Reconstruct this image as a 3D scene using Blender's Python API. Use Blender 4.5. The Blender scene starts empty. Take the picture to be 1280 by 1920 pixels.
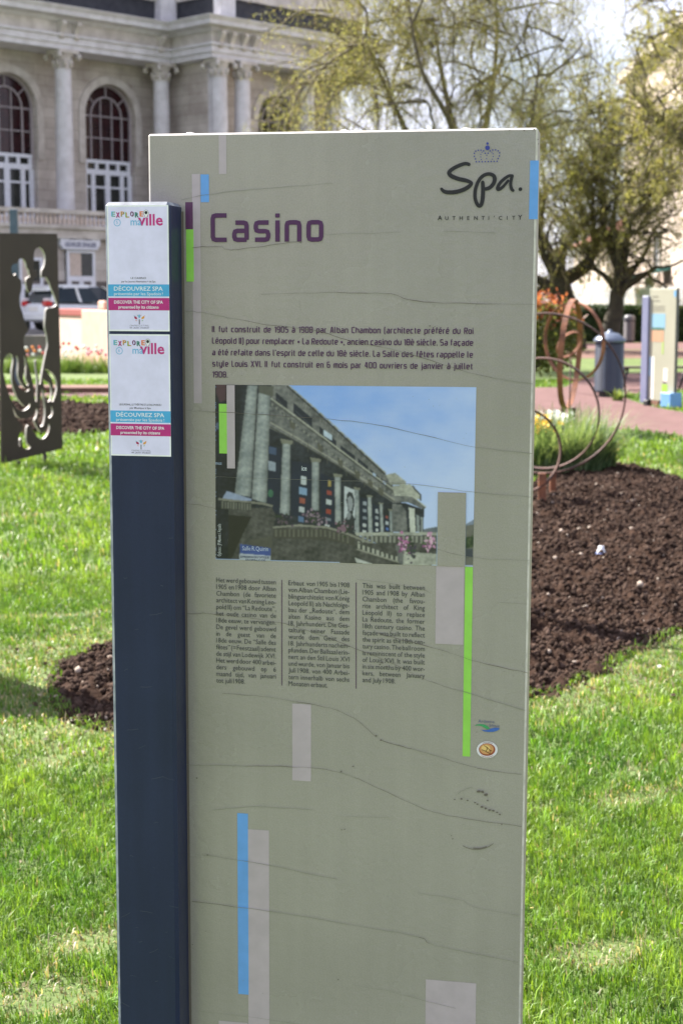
import bpy, math, random, unicodedata
import numpy as np
from mathutils import Vector, Matrix, noise as mnoise
from mathutils.geometry import tessellate_polygon

random.seed(11)
RNG = np.random.default_rng(11)
SC = bpy.context.scene
COL = SC.collection
R = math.radians

# ------------------------------------------------------------------ camera, sky, sun, exposure
CAM = Vector((0.0, 0.0, 1.67))
FPX, CX, CY = 2930.0, 640.0, 960.0          # focal length and centre in pixels of the 1280x1920 photograph
PITCH = math.atan((960 - 568) / FPX)
cd = bpy.data.cameras.new('camera')
cam = bpy.data.objects.new('camera', cd)
COL.objects.link(cam)
cam.location = CAM
cam.rotation_euler = (math.pi / 2 - PITCH, 0, 0)
cd.sensor_fit = 'VERTICAL'
cd.sensor_height = 36.0
cd.lens = 36.0 * FPX / 1920.0
cd.clip_start, cd.clip_end = 0.05, 3000
cd.dof.use_dof = True
cd.dof.focus_distance = 2.58
cd.dof.aperture_fstop = 8.8
cd.dof.aperture_blades = 8
SC.camera = cam

SUN_EL, SUN_AZ = R(47), R(-47)               # azimuth from +Y, clockwise: the sun stands behind the panel on its post side
world = bpy.data.worlds.new('World')
SC.world = world
world.use_nodes = True
wn, wl = world.node_tree.nodes, world.node_tree.links
sky = wn.new('ShaderNodeTexSky')
sky.sky_type = 'NISHITA'
sky.sun_disc = False
sky.sun_elevation = SUN_EL
sky.sun_rotation = SUN_AZ
sky.air_density, sky.dust_density, sky.ozone_density = 1.0, 1.2, 1.0
bg = wn['Background']
bg.inputs['Strength'].default_value = 0.051
tc = wn.new('ShaderNodeTexCoord')
cn = wn.new('ShaderNodeTexNoise')
cn.inputs['Scale'].default_value = 3.2
cn.inputs['Detail'].default_value = 7
cn.inputs['Roughness'].default_value = 0.55
cr = wn.new('ShaderNodeValToRGB')
cr.color_ramp.elements[0].position, cr.color_ramp.elements[1].position = 0.38, 0.57
cmix = wn.new('ShaderNodeMixRGB')
cmix.inputs['Color2'].default_value = (7.5, 7.4, 9.0, 1)
wl.new(tc.outputs['Generated'], cn.inputs['Vector'])
wl.new(cn.outputs['Fac'], cr.inputs['Fac'])
wl.new(cr.outputs['Color'], cmix.inputs['Fac'])
wl.new(sky.outputs['Color'], cmix.inputs['Color1'])
wl.new(cmix.outputs['Color'], bg.inputs['Color'])

ld = bpy.data.lights.new('sun', 'SUN')
ld.energy = 5.0
ld.angle = R(0.53)
ld.color = (1.0, 0.94, 0.85)
sun = bpy.data.objects.new('sun', ld)
COL.objects.link(sun)
SUN_DIR = Vector((math.sin(SUN_AZ) * math.cos(SUN_EL), math.cos(SUN_AZ) * math.cos(SUN_EL), math.sin(SUN_EL)))
sun.rotation_euler = SUN_DIR.to_track_quat('Z', 'Y').to_euler()
sun.location = (-20, 20, 40)

SC.view_settings.view_transform = 'Standard'
SC.view_settings.look = 'None'
SC.view_settings.exposure = 1.95
SC.view_settings.gamma = 1.0

# ------------------------------------------------------------------ surveying helpers: photo pixel -> real place
FW = Vector((0, math.cos(PITCH), -math.sin(PITCH)))
UP = Vector((0, math.sin(PITCH), math.cos(PITCH)))
RT = Vector((1, 0, 0))

def ray(px, py):
    return FW * FPX + RT * (px - CX) + UP * (CY - py)

def G(px, py, z=0.0):
    d = ray(px, py)
    return CAM + d * ((z - CAM.z) / d.z)

def at(px, py, y):
    d = ray(px, py)
    return CAM + d * (y / d.y)

def on_plane(px, py, p0, n):
    d = ray(px, py)
    return CAM + d * ((p0 - CAM).dot(n) / d.dot(n))

# ------------------------------------------------------------------ object helpers
def tag(o, label=None, cat=None, group=None, kind=None):
    if label: o['label'] = label
    if cat: o['category'] = cat
    if group: o['group'] = group
    if kind: o['kind'] = kind
    return o

def empty(name, loc=(0, 0, 0), rz=0.0, label=None, cat=None, group=None):
    o = bpy.data.objects.new(name, None)
    o.empty_display_size = 0.2
    COL.objects.link(o)
    o.location = loc
    o.rotation_euler = (0, 0, rz)
    return tag(o, label, cat, group)

def link_mesh(name, me, parent=None, loc=None):
    o = bpy.data.objects.new(name, me)
    COL.objects.link(o)
    if parent: o.parent = parent
    if loc is not None: o.location = loc
    return o

def copy_tree(o, parent=None):
    c = o.copy()
    COL.objects.link(c)
    c.parent = parent
    for ch in list(o.children):
        copy_tree(ch, c)
    return c

class MB:
    def __init__(s):
        s.v, s.f, s.m, s.s = [], [], [], []
    def add(s, vs, fs, mi=0, smooth=False):
        b = len(s.v)
        s.v.extend([tuple(p) for p in vs])
        for f in fs:
            s.f.append([b + i for i in f]); s.m.append(mi); s.s.append(smooth)
    def poly(s, pts, mi=0):
        s.add(pts, [list(range(len(pts)))], mi)
    def box(s, x0, x1, y0, y1, z0, z1, mi=0):
        v = [(x, y, z) for x in (x0, x1) for y in (y0, y1) for z in (z0, z1)]
        s.add(v, [(0, 1, 3, 2), (4, 6, 7, 5), (0, 4, 5, 1), (2, 3, 7, 6), (0, 2, 6, 4), (1, 5, 7, 3)], mi)
    def bevbox(s, x0, x1, y0, y1, z0, z1, b, mi=0, mi_edge=None):
        """box whose twelve edges are chamfered by b"""
        me_ = mi if mi_edge is None else mi_edge
        X, Y, Z = (x0, x1), (y0, y1), (z0, z1)
        idx = {}; vs = []
        for i in (0, 1):
            for j in (0, 1):
                for k in (0, 1):
                    sx, sy, sz = (1, -1)[i], (1, -1)[j], (1, -1)[k]
                    for ax in range(3):
                        p = [X[i] + sx * b, Y[j] + sy * b, Z[k] + sz * b]
                        p[ax] = (X[i], Y[j], Z[k])[ax]
                        idx[(i, j, k, ax)] = len(vs); vs.append(p)
        F = []
        for ax in range(3):
            o1, o2 = [a for a in range(3) if a != ax]
            for e in (0, 1):
                q = []
                for (a, c) in ((0, 0), (1, 0), (1, 1), (0, 1)):
                    key = [0, 0, 0]; key[ax] = e; key[o1] = a; key[o2] = c
                    q.append(idx[(key[0], key[1], key[2], ax)])
                F.append((q, mi))
        for ax in range(3):                     # edges running along ax
            o1, o2 = [a for a in range(3) if a != ax]
            for a in (0, 1):
                for c in (0, 1):
                    k0 = [0, 0, 0]; k1 = [0, 0, 0]
                    k0[o1] = k1[o1] = a; k0[o2] = k1[o2] = c; k1[ax] = 1
                    F.append(([idx[(*k0, o1)], idx[(*k0, o2)], idx[(*k1, o2)], idx[(*k1, o1)]], me_))
        for i in (0, 1):
            for j in (0, 1):
                for k in (0, 1):
                    F.append(([idx[(i, j, k, 0)], idx[(i, j, k, 1)], idx[(i, j, k, 2)]], me_))
        b0 = len(s.v)
        s.v.extend([tuple(p) for p in vs])
        for q, m_ in F:
            s.f.append([b0 + i for i in q]); s.m.append(m_); s.s.append(False)
    def prism(s, pts, fn, d0, d1, mi=0, caps=True, mi_side=None):
        """2D polygon extruded: fn(a, b, d) -> 3D"""
        n = len(pts)
        v = [fn(a, b, d0) for a, b in pts] + [fn(a, b, d1) for a, b in pts]
        f = [(i, (i + 1) % n, n + (i + 1) % n, n + i) for i in range(n)]
        s.add(v, f, mi if mi_side is None else mi_side)
        if caps:
            tri = tessellate_polygon([[Vector((a, b, 0)) for a, b in pts]])
            s.add(v, [t for t in tri] + [tuple(n + i for i in t) for t in tri], mi)
    def tube(s, pts, radii, n=6, mi=0, cap=True, smooth=True):
        pts = [Vector(p) for p in pts]
        if not hasattr(radii, '__len__'): radii = [radii] * len(pts)
        vs, fs = [], []
        ref = None
        for i, p in enumerate(pts):
            t = (pts[min(i + 1, len(pts) - 1)] - pts[max(i - 1, 0)])
            if t.length < 1e-9: t = Vector((0, 0, 1))
            t.normalize()
            if ref is None:
                ref = Vector((1, 0, 0)) if abs(t.x) < 0.8 else Vector((0, 1, 0))
            a = (ref - t * ref.dot(t))
            if a.length < 1e-6: a = t.orthogonal()
            a.normalize(); ref = a
            c = t.cross(a)
            for k in range(n):
                w = 2 * math.pi * k / n
                vs.append(p + (a * math.cos(w) + c * math.sin(w)) * radii[i])
        for i in range(len(pts) - 1):
            for k in range(n):
                k2 = (k + 1) % n
                fs.append((i * n + k, i * n + k2, (i + 1) * n + k2, (i + 1) * n + k))
        if cap:
            fs.append(tuple(range(n))[::-1]); fs.append(tuple((len(pts) - 1) * n + k for k in range(n)))
        s.add(vs, fs, mi, smooth)
    def lathe(s, prof, n=24, c=(0, 0, 0), mi=0, smooth=True, a0=0.0, a1=2 * math.pi):
        vs, fs = [], []
        full = abs(a1 - a0 - 2 * math.pi) < 1e-6
        m = n if full else n + 1
        for r, z in prof:
            for k in range(m):
                w = a0 + (a1 - a0) * k / n
                vs.append((c[0] + r * math.cos(w), c[1] + r * math.sin(w), c[2] + z))
        for i in range(len(prof) - 1):
            for k in range(n):
                k2 = (k + 1) % m
                fs.append((i * m + k, i * m + k2, (i + 1) * m + k2, (i + 1) * m + k))
        s.add(vs, fs, mi, smooth)
    def ribbon(s, pts, w, fn, lift, dl=2e-6, mi=0, widths=None):
        """flat stroke in the plane of fn(u, v, w)"""
        n = len(pts)
        P = [Vector((a, b)) for a, b in pts]
        vs = []
        for i in range(n):
            d0 = (P[i] - P[i - 1]) if i > 0 else (P[1] - P[0])
            d1 = (P[i + 1] - P[i]) if i < n - 1 else d0
            if d0.length < 1e-9: d0 = d1
            if d1.length < 1e-9: d1 = d0
            d0 = d0.normalized(); d1 = d1.normalized()
            n0 = Vector((-d0.y, d0.x)); n1 = Vector((-d1.y, d1.x))
            m = n0 + n1
            if m.length < 1e-6: m = n0
            m = m.normalized()
            k = 1.0 / max(0.5, m.dot(n0))
            hw = (widths[i] if widths else w) / 2 * k
            a, b = P[i] + m * hw, P[i] - m * hw
            L = lift + dl * i
            vs.append(fn(a.x, a.y, L)); vs.append(fn(b.x, b.y, L))
        s.add(vs, [(2 * i, 2 * i + 1, 2 * i + 3, 2 * i + 2) for i in range(n - 1)], mi)
    def build(s, name, mats, parent=None, loc=None):
        me = bpy.data.meshes.new(name)
        me.from_pydata(s.v, [], s.f)
        if not isinstance(mats, (list, tuple)): mats = [mats]
        for m in mats: me.materials.append(m)
        me.polygons.foreach_set('material_index', s.m)
        me.polygons.foreach_set('use_smooth', s.s)
        me.update()
        return link_mesh(name, me, parent, loc)

def np_mesh(name, verts, faces, mat, parent=None, cols=None, smooth=False):
    """fast mesh: verts (n,3), faces (m,k)"""
    verts = np.ascontiguousarray(verts, dtype=np.float32)
    faces = np.ascontiguousarray(faces, dtype=np.int32)
    me = bpy.data.meshes.new(name)
    m, k = faces.shape
    me.vertices.add(len(verts)); me.vertices.foreach_set('co', verts.ravel())
    me.loops.add(m * k); me.loops.foreach_set('vertex_index', faces.ravel())
    me.polygons.add(m)
    me.polygons.foreach_set('loop_start', np.arange(0, m * k, k, dtype=np.int32))
    try:
        me.polygons.foreach_set('loop_total', np.full(m, k, dtype=np.int32))
    except Exception:
        pass
    if smooth: me.polygons.foreach_set('use_smooth', np.ones(m, dtype=bool))
    for mm in (mat if isinstance(mat, (list, tuple)) else [mat]): me.materials.append(mm)
    if cols is not None:
        at_ = me.color_attributes.new('tint', 'FLOAT_COLOR', 'POINT')
        c4 = np.ones((len(verts), 4), dtype=np.float32); c4[:, :3] = cols
        at_.data.foreach_set('color', c4.ravel())
    me.update(calc_edges=True)
    me.validate()
    return link_mesh(name, me, parent)

# ------------------------------------------------------------------ materials
def lin(h):
    """sRGB 0-255 triple -> linear"""
    return tuple(((c / 255) / 12.92 if c / 255 <= 0.04045 else ((c / 255 + 0.055) / 1.055) ** 2.4) for c in h)

def mat(name, c, rough=0.6, c2=None, scale=6.0, bump=0.0, bscale=None, metal=0.0, spec=0.5, detail=5, coat=0.0, stretch=None, obj_space=True, lo=0.35, hi=0.65):
    m = bpy.data.materials.new(name)
    m.use_nodes = True
    nt = m.node_tree; N, L = nt.nodes, nt.links
    p = N['Principled BSDF']
    p.inputs['Roughness'].default_value = rough
    p.inputs['Metallic'].default_value = metal
    p.inputs['Specular IOR Level'].default_value = spec
    p.inputs['Coat Weight'].default_value = coat
    p.inputs['Coat Roughness'].default_value = 0.12
    p.inputs['Base Color'].default_value = (*c, 1)
    if c2 is not None or bump > 0:
        t = N.new('ShaderNodeTexCoord')
        mp = N.new('ShaderNodeMapping')
        if stretch: mp.inputs['Scale'].default_value = stretch
        L.new(t.outputs['Object'], mp.inputs['Vector'])
        n = N.new('ShaderNodeTexNoise')
        n.inputs['Scale'].default_value = scale
        n.inputs['Detail'].default_value = detail
        n.inputs['Roughness'].default_value = 0.6
        L.new(mp.outputs['Vector'], n.inputs['Vector'])
        if c2 is not None:
            r = N.new('ShaderNodeValToRGB')
            r.color_ramp.elements[0].position, r.color_ramp.elements[1].position = lo, hi
            r.color_ramp.elements[0].color = (*c, 1); r.color_ramp.elements[1].color = (*c2, 1)
            L.new(n.outputs['Fac'], r.inputs['Fac'])
            L.new(r.outputs['Color'], p.inputs['Base Color'])
        if bump > 0:
            n2 = N.new('ShaderNodeTexNoise')
            n2.inputs['Scale'].default_value = bscale or scale * 4
            n2.inputs['Detail'].default_value = 4
            L.new(mp.outputs['Vector'], n2.inputs['Vector'])
            b = N.new('ShaderNodeBump')
            b.inputs['Strength'].default_value = min(1.0, bump)
            b.inputs['Distance'].default_value = 0.02
            L.new(n2.outputs['Fac'], b.inputs['Height'])
            L.new(b.outputs['Normal'], p.inputs['Normal'])
    return m

def leaf_mat(name, trans=0.45, rough=0.5, gain=1.0):
    """colour comes from the mesh's own per-leaf tint"""
    m = bpy.data.materials.new(name); m.use_nodes = True
    nt = m.node_tree; N, L = nt.nodes, nt.links
    p = N['Principled BSDF']; out = N['Material Output']
    a = N.new('ShaderNodeAttribute'); a.attribute_name = 'tint'
    L.new(a.outputs['Color'], p.inputs['Base Color'])
    p.inputs['Roughness'].default_value = rough
    p.inputs['Specular IOR Level'].default_value = 0.35
    tr = N.new('ShaderNodeBsdfTranslucent')
    g = N.new('ShaderNodeMixRGB'); g.blend_type = 'MULTIPLY'; g.inputs['Fac'].default_value = 1
    g.inputs['Color2'].default_value = (1.25 * gain, 1.15 * gain, 0.55 * gain, 1)
    L.new(a.outputs['Color'], g.inputs['Color1'])
    L.new(g.outputs['Color'], tr.inputs['Color'])
    mx = N.new('ShaderNodeMixShader'); mx.inputs['Fac'].default_value = trans
    L.new(p.outputs['BSDF'], mx.inputs[1]); L.new(tr.outputs['BSDF'], mx.inputs[2])
    L.new(mx.outputs['Shader'], out.inputs['Surface'])
    return m

_inks = {}
def ink(h, rough=0.32):
    """printed film colour given as the ink's own sRGB colour"""
    k = (tuple(h), rough)
    if k not in _inks:
        c = lin(h)
        _inks[k] = mat('print_ink', c, rough, tuple(x * 0.9 for x in c), 30, detail=3)
    return _inks[k]

def snoise(x, y, sc, seed=0, octv=4):
    """cheap smooth 2D noise, numpy, about -1..1"""
    rg = np.random.default_rng(seed)
    r = np.zeros_like(x, dtype=np.float64); amp = 1.0; tot = 0
    f = 1.0 / sc
    for o in range(octv):
        for k in range(4):
            a = rg.uniform(0, 2 * np.pi); ph = rg.uniform(0, 2 * np.pi); ff = f * rg.uniform(0.7, 1.4)
            r += amp * np.sin((x * np.cos(a) + y * np.sin(a)) * ff * 2 * np.pi + ph) / 2.0
        tot += amp; amp *= 0.6; f *= 1.9
    return r / tot

def inside(poly, x, y):
    c = np.zeros(len(x), dtype=bool)
    n = len(poly)
    for i in range(n):
        x0, y0 = poly[i]; x1, y1 = poly[(i + 1) % n]
        if y0 == y1: continue
        t = ((y0 > y) != (y1 > y)) & (x < (x1 - x0) * (y - y0) / (y1 - y0) + x0)
        c ^= t
    return c

def edge_dist(poly, x, y):
    d = np.full(len(x), 1e9)
    n = len(poly)
    for i in range(n):
        x0, y0 = poly[i]; x1, y1 = poly[(i + 1) % n]
        dx, dy = x1 - x0, y1 - y0
        t = np.clip(((x - x0) * dx + (y - y0) * dy) / (dx * dx + dy * dy + 1e-12), 0, 1)
        d = np.minimum(d, np.hypot(x - x0 - t * dx, y - y0 - t * dy))
    return d

def smooth_loop(pts, k=6):
    out = []; n = len(pts)
    for i in range(n):
        p0, p1, p2, p3 = pts[i - 1], pts[i], pts[(i + 1) % n], pts[(i + 2) % n]
        for j in range(k):
            t = j / k
            out.append(tuple(0.5 * (2 * p1[a] + (p2[a] - p0[a]) * t + (2 * p0[a] - 5 * p1[a] + 4 * p2[a] - p3[a]) * t * t + (3 * p1[a] - p0[a] - 3 * p2[a] + p3[a]) * t ** 3) for a in (0, 1)))
    return out

def smooth_line(pts, k=5):
    n = len(pts); out = []
    for i in range(n - 1):
        p0, p1, p2, p3 = pts[max(i - 1, 0)], pts[i], pts[i + 1], pts[min(i + 2, n - 1)]
        D = len(p1)
        for j in range(k):
            t = j / k
            out.append(tuple(0.5 * (2 * p1[a] + (p2[a] - p0[a]) * t + (2 * p0[a] - 5 * p1[a] + 4 * p2[a] - p3[a]) * t * t + (3 * p1[a] - p0[a] - 3 * p2[a] + p3[a]) * t ** 3) for a in range(D)))
    out.append(tuple(pts[-1]))
    return out

# ================================================================== THE SETTING
M_LAWN = mat('lawn_ground', (0.060, 0.098, 0.016), 0.9, (0.095, 0.14, 0.026), 0.9, 0.5, 60, detail=8)
M_SOIL = mat('soil', (0.024, 0.014, 0.010), 0.95, (0.042, 0.025, 0.018), 9, 0.6, 70, detail=8, spec=0.06)
M_PATH = mat('red_gravel', (0.088, 0.039, 0.036), 0.95, (0.125, 0.062, 0.058), 3, 0.3, 120, detail=8)
M_EDGE = mat('brown_edging', (0.10, 0.045, 0.03), 0.9, (0.15, 0.08, 0.06), 6)
M_ROAD = mat('asphalt', (0.12, 0.115, 0.11), 0.9, (0.17, 0.16, 0.155), 4, 0.2, 60)
M_STRIP = mat('pale_gravel', (0.42, 0.36, 0.31), 0.95, (0.3, 0.26, 0.22), 8)

def g2(pts):
    return [tuple(G(*p)[:2]) for p in pts]

BED = smooth_loop(g2([(93, 1290), (112, 1240), (215, 1205), (500, 1085), (800, 965), (1000, 905), (1090, 878), (1180, 876), (1290, 905), (1480, 1000),
                      (1450, 1110), (1290, 1182), (1200, 1224), (1110, 1270), (990, 1312), (600, 1352), (210, 1372), (130, 1352), (97, 1318)]), 5)
BED_FAR = smooth_loop(g2([(-160, 790), (-60, 812), (118, 816), (215, 810), (330, 795), (330, 776), (215, 766), (120, 761), (0, 762), (-120, 770)]), 5)
PATH_A = smooth_loop(g2([(-500, 734), (-100, 736), (205, 737), (600, 724), (1000, 727), (1100, 725), (1150, 738), (1200, 757), (1290, 775), (1700, 830), (1700, 900),
                         (1290, 821), (1136, 804), (900, 790), (600, 766), (205, 746), (-100, 746), (-500, 746)]), 4)
PATH_B = smooth_loop(g2([(1060, 727), (1110, 708), (1170, 701), (1290, 699), (1700, 700), (1700, 728), (1300, 731), (1230, 737), (1170, 740), (1110, 742)]), 4)

# ground: one sheet to the horizon
gm = MB()
gm.add([(-600, -80, 0), (600, -80, 0), (600, 1200, 0), (-600, 1200, 0)], [(0, 1, 2, 3)])
tag(gm.build('lawn_ground', M_LAWN), kind='structure')

def sheet(name, poly2, z, m):
    b = MB()
    tri = tessellate_polygon([[Vector((x, y, 0)) for x, y in poly2]])
    b.add([(x, y, z) for x, y in poly2], tri)
    return tag(b.build(name, m), kind='structure')

sheet('gravel_path', PATH_A, 0.006, M_PATH)
sheet('gravel_path_branch', PATH_B, 0.011, M_PATH)
far_path = g2([(1040, 655), (1090, 643), (1700, 641), (1700, 655)])
sheet('gravel_path_far', far_path, 0.006, M_PATH)
sheet('dark_brown_strip', g2([(1060, 672), (1060, 656), (1700, 656), (1700, 672)]), 0.004, M_EDGE)  # flat dark brown sheet in front of the far path
sheet('pale_gravel_strip', g2([(-300, 697), (-300, 691), (420, 691), (420, 697)]), 0.005, M_STRIP)
# low brown edging beside the path
e = MB()
p0, p1 = G(-300, 737), G(430, 737)
e.box(p0.x, p1.x, p0.y, p0.y + 1.1, 0, 0.10)
tag(e.build('brown_edging', M_EDGE), kind='structure')

# raised street in front of the building
st = MB()
st.box(-60, 4.0, 47.2, 62, -0.1, 0.7)
tag(st.build('street', M_ROAD), kind='structure')

# soil mounds: real relief, clods of earth lying on it
def soil_bed(name, poly2, res, height, seed, amp, nclod, csize):
    P = np.array(poly2)
    x0, y0 = P.min(0) - 0.1; x1, y1 = P.max(0) + 0.1
    nx, ny = int((x1 - x0) / res) + 1, int((y1 - y0) / res) + 1
    X, Y = np.meshgrid(np.linspace(x0, x1, nx), np.linspace(y0, y1, ny))
    fx, fy = X.ravel(), Y.ravel()
    jag = snoise(fx, fy, 0.5, seed + 5, 3) * 0.07
    ins = inside(poly2, fx, fy); d = edge_dist(poly2, fx, fy); d = np.where(ins, d, -d) + jag
    def hgt(px_, py_, dd):
        t = np.clip(dd / 1.1, 0, 1)
        h = height * t * t * (3 - 2 * t) + np.clip(dd / 0.05, 0, 1) * 0.02
        h += (snoise(px_, py_, 0.42, seed, 3) * 0.035 + np.abs(snoise(px_, py_, 0.07, seed + 1, 4)) * 0.035 - 0.01) * amp * np.clip(dd / 0.12, 0, 1)
        return np.where(dd > 0, np.maximum(h, 0.004), -0.03)
    z = hgt(fx, fy, d)
    idx = np.arange(nx * ny).reshape(ny, nx)
    f = np.stack([idx[:-1, :-1], idx[:-1, 1:], idx[1:, 1:], idx[1:, :-1]], -1).reshape(-1, 4)
    keep = (d[f] > -0.06).any(1)
    o = np_mesh(name, np.stack([fx, fy, z], 1), f[keep], M_SOIL, smooth=True)
    tag(o, kind='structure')
    # clods
    rg = np.random.default_rng(seed)
    cx = rg.uniform(x0, x1, nclod * 3); cy = rg.uniform(y0, y1, nclod * 3)
    dd = np.where(inside(poly2, cx, cy), edge_dist(poly2, cx, cy), -1)
    k = dd > 0.0; cx, cy, dd = cx[k][:nclod], cy[k][:nclod], dd[k][:nclod]
    cz = hgt(cx, cy, dd)
    t = (1 + 5 ** 0.5) / 2
    iv = np.array([(-1, t, 0), (1, t, 0), (-1, -t, 0), (1, -t, 0), (0, -1, t), (0, 1, t), (0, -1, -t), (0, 1, -t), (t, 0, -1), (t, 0, 1), (-t, 0, -1), (-t, 0, 1)]) / 1.9
    jf = np.array([(0, 11, 5), (0, 5, 1), (0, 1, 7), (0, 7, 10), (0, 10, 11), (1, 5, 9), (5, 11, 4), (11, 10, 2), (10, 7, 6), (7, 1, 8), (3, 9, 4), (3, 4, 2), (3, 2, 6), (3, 6, 8), (3, 8, 9), (4, 9, 5), (2, 4, 11), (6, 2, 10), (8, 6, 7), (9, 8, 1)])
    n = len(cx)
    sz = csize * np.minimum(rg.lognormal(0, 0.5, n), 2.4)
    V = iv[None] * rg.uniform(0.62, 1.28, (n, 12, 3)) * sz[:, None, None]
    V *= rg.uniform(0.75, 1.2, (n, 1, 3))
    V += np.stack([cx, cy, cz + sz * 0.25], 1)[:, None]
    F = jf[None] + (np.arange(n) * 12)[:, None, None]
    br = rg.uniform(0.5, 1.35, n)[:, None, None]
    c = np.array([0.060, 0.040, 0.031])[None, None] * br * np.ones((1, 12, 1))
    pale = rg.uniform(0, 1, n) < 0.012
    c[pale] = np.array([0.36, 0.30, 0.25])
    o2 = np_mesh(name + '_clods', V.reshape(-1, 3), F.reshape(-1, 3), M_CLOD, cols=c.reshape(-1, 3))
    tag(o2, kind='stuff')
    return hgt

m = bpy.data.materials.new('earth_clod'); m.use_nodes = True
M_CLOD = m
_a = m.node_tree.nodes.new('ShaderNodeAttribute'); _a.attribute_name = 'tint'
m.node_tree.links.new(_a.outputs['Color'], m.node_tree.nodes['Principled BSDF'].inputs['Base Color'])
m.node_tree.nodes['Principled BSDF'].inputs['Roughness'].default_value = 0.95
m.node_tree.nodes['Principled BSDF'].inputs['Specular IOR Level'].default_value = 0.06
_n = m.node_tree.nodes.new('ShaderNodeTexNoise'); _n.inputs['Scale'].default_value = 140; _n.inputs['Detail'].default_value = 5
_t = m.node_tree.nodes.new('ShaderNodeTexCoord'); m.node_tree.links.new(_t.outputs['Object'], _n.inputs['Vector'])
_b = m.node_tree.nodes.new('ShaderNodeBump'); _b.inputs['Strength'].default_value = 0.5; _b.inputs['Distance'].default_value = 0.01
m.node_tree.links.new(_n.outputs['Fac'], _b.inputs['Height']); m.node_tree.links.new(_b.outputs['Normal'], m.node_tree.nodes['Principled BSDF'].inputs['Normal'])
H_BED = soil_bed('soil_bed', BED, 0.016, 0.07, 21, 1.0, 75000, 0.0080)
H_FAR = soil_bed('soil_bed_far', BED_FAR, 0.05, 0.09, 33, 1.2, 9000, 0.018)

def bed_z(x, y):
    a = np.array([x]); b = np.array([y])
    return float(H_BED(a, b, edge_dist(BED, a, b))[0]) if inside(BED, a, b)[0] else 0.0

# ------------------------------------------------------------------ turf
M_GRASS = leaf_mat('grass_blade', 0.42, 0.45)
def turf(x0, x1, y0, y1, dens, hmean, wid, seed, wedge=None):
    rg = np.random.default_rng(seed)
    n = int((x1 - x0) * (y1 - y0) * dens)
    x = rg.uniform(x0, x1, n); y = rg.uniform(y0, y1, n)
    k = np.abs(x) < 0.33 * y + 1.0
    x, y = x[k], y[k]
    patch = snoise(x, y, 0.55, 3, 4); fine = snoise(x, y, 0.16, 4, 3)
    db = np.minimum(edge_dist(BED, x, y), 3.0); inb = inside(BED, x, y)
    off = (inb & (db > 0.05)) | inside(BED_FAR, x, y) | inside(PATH_A, x, y) | inside(PATH_B, x, y)
    dry = np.clip((0.55 - db) / 0.55, 0, 1) * (~inb) * np.clip(0.75 + 0.7 * snoise(x, y, 0.3, 7, 3), 0, 1)   # trampled rim along the bed
    dry = np.maximum(dry, np.clip(snoise(x, y, 0.9, 9, 3) * 2.2 - 1.15, 0, 0.85))
    keep = (~off) & (rg.uniform(0, 1, len(x)) > 0.62 * dry) & (rg.uniform(0, 1, len(x)) > np.clip(-fine - 0.55, 0, 0.7))
    x, y, patch, fine, dry = [a[keep] for a in (x, y, patch, fine, dry)]
    n = len(x)
    h = hmean * rg.lognormal(0, 0.3, n) * (1 + 0.35 * patch + 0.25 * fine) * (1 - 0.5 * dry)
    h = np.clip(h, 0.012, None)
    w = wid * rg.uniform(0.6, 1.3, n)
    az = rg.uniform(0, 2 * np.pi, n) * 0.75 + 1.2 * snoise(x, y, 0.25, 12, 2)
    face = az + np.pi / 2 + rg.normal(0, 0.5, n)
    lean = h * np.abs(rg.normal(0.45, 0.35, n)) * (1 + 0.8 * dry)
    dx, dy = np.cos(az) * lean, np.sin(az) * lean
    wx, wy = np.cos(face) * w / 2, np.sin(face) * w / 2
    V = np.zeros((n, 5, 3))
    V[:, 0] = np.stack([x - wx, y - wy, np.full(n, -0.002)], 1); V[:, 1] = np.stack([x + wx, y + wy, np.full(n, -0.002)], 1)
    mx, my, mz = x + dx * 0.35, y + dy * 0.35, h * 0.62
    V[:, 2] = np.stack([mx - wx * 0.8, my - wy * 0.8, mz], 1); V[:, 3] = np.stack([mx + wx * 0.8, my + wy * 0.8, mz], 1)
    V[:, 4] = np.stack([x + dx, y + dy, h * np.clip(1 - 0.35 * (lean / h) ** 2, 0.45, 1)], 1)
    b = np.arange(n) * 5
    F = np.concatenate([np.stack([b, b + 1, b + 3], 1), np.stack([b, b + 3, b + 2], 1), np.stack([b + 2, b + 3, b + 4], 1)])
    g1 = np.array([0.082, 0.190, 0.022]); g2_ = np.array([0.185, 0.295, 0.042]); st_ = np.array([0.40, 0.35, 0.22])
    t = np.clip(0.5 + 0.4 * patch + 0.3 * snoise(x, y, 1.7, 15, 2) + rg.normal(0, 0.22, n), 0, 1)[:, None]
    c = g1 * (1 - t) + g2_ * t
    s = (rg.uniform(0, 1, n) < 0.022 + 0.6 * dry)[:, None]
    c = np.where(s, st_ * rg.uniform(0.6, 1.1, (n, 1)), c) * rg.uniform(0.6, 1.3, (n, 1)) * np.clip(1 + 0.35 * fine + 0.15 * patch, 0.5, 1.5)[:, None]
    return V.reshape(-1, 3), F, np.repeat(c, 5, 0)
parts_ = [turf(-2.8, 2.8, 2.4, 5.4, 19000, 0.028, 0.0037, 1), turf(-4.1, 4.1, 5.4, 9.5, 8500, 0.032, 0.0052, 2), turf(-6.6, 6.6, 9.5, 17, 1500, 0.05, 0.010, 3), turf(-12, 12, 17, 34, 330, 0.055, 0.022, 4)]
off_ = 0; VV, FF, CC = [], [], []
for v_, f_, c_ in parts_:
    VV.append(v_); FF.append(f_ + off_); CC.append(c_); off_ += len(v_)
tag(np_mesh('grass', np.concatenate(VV), np.concatenate(FF), M_GRASS, cols=np.concatenate(CC)), kind='stuff')

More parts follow.
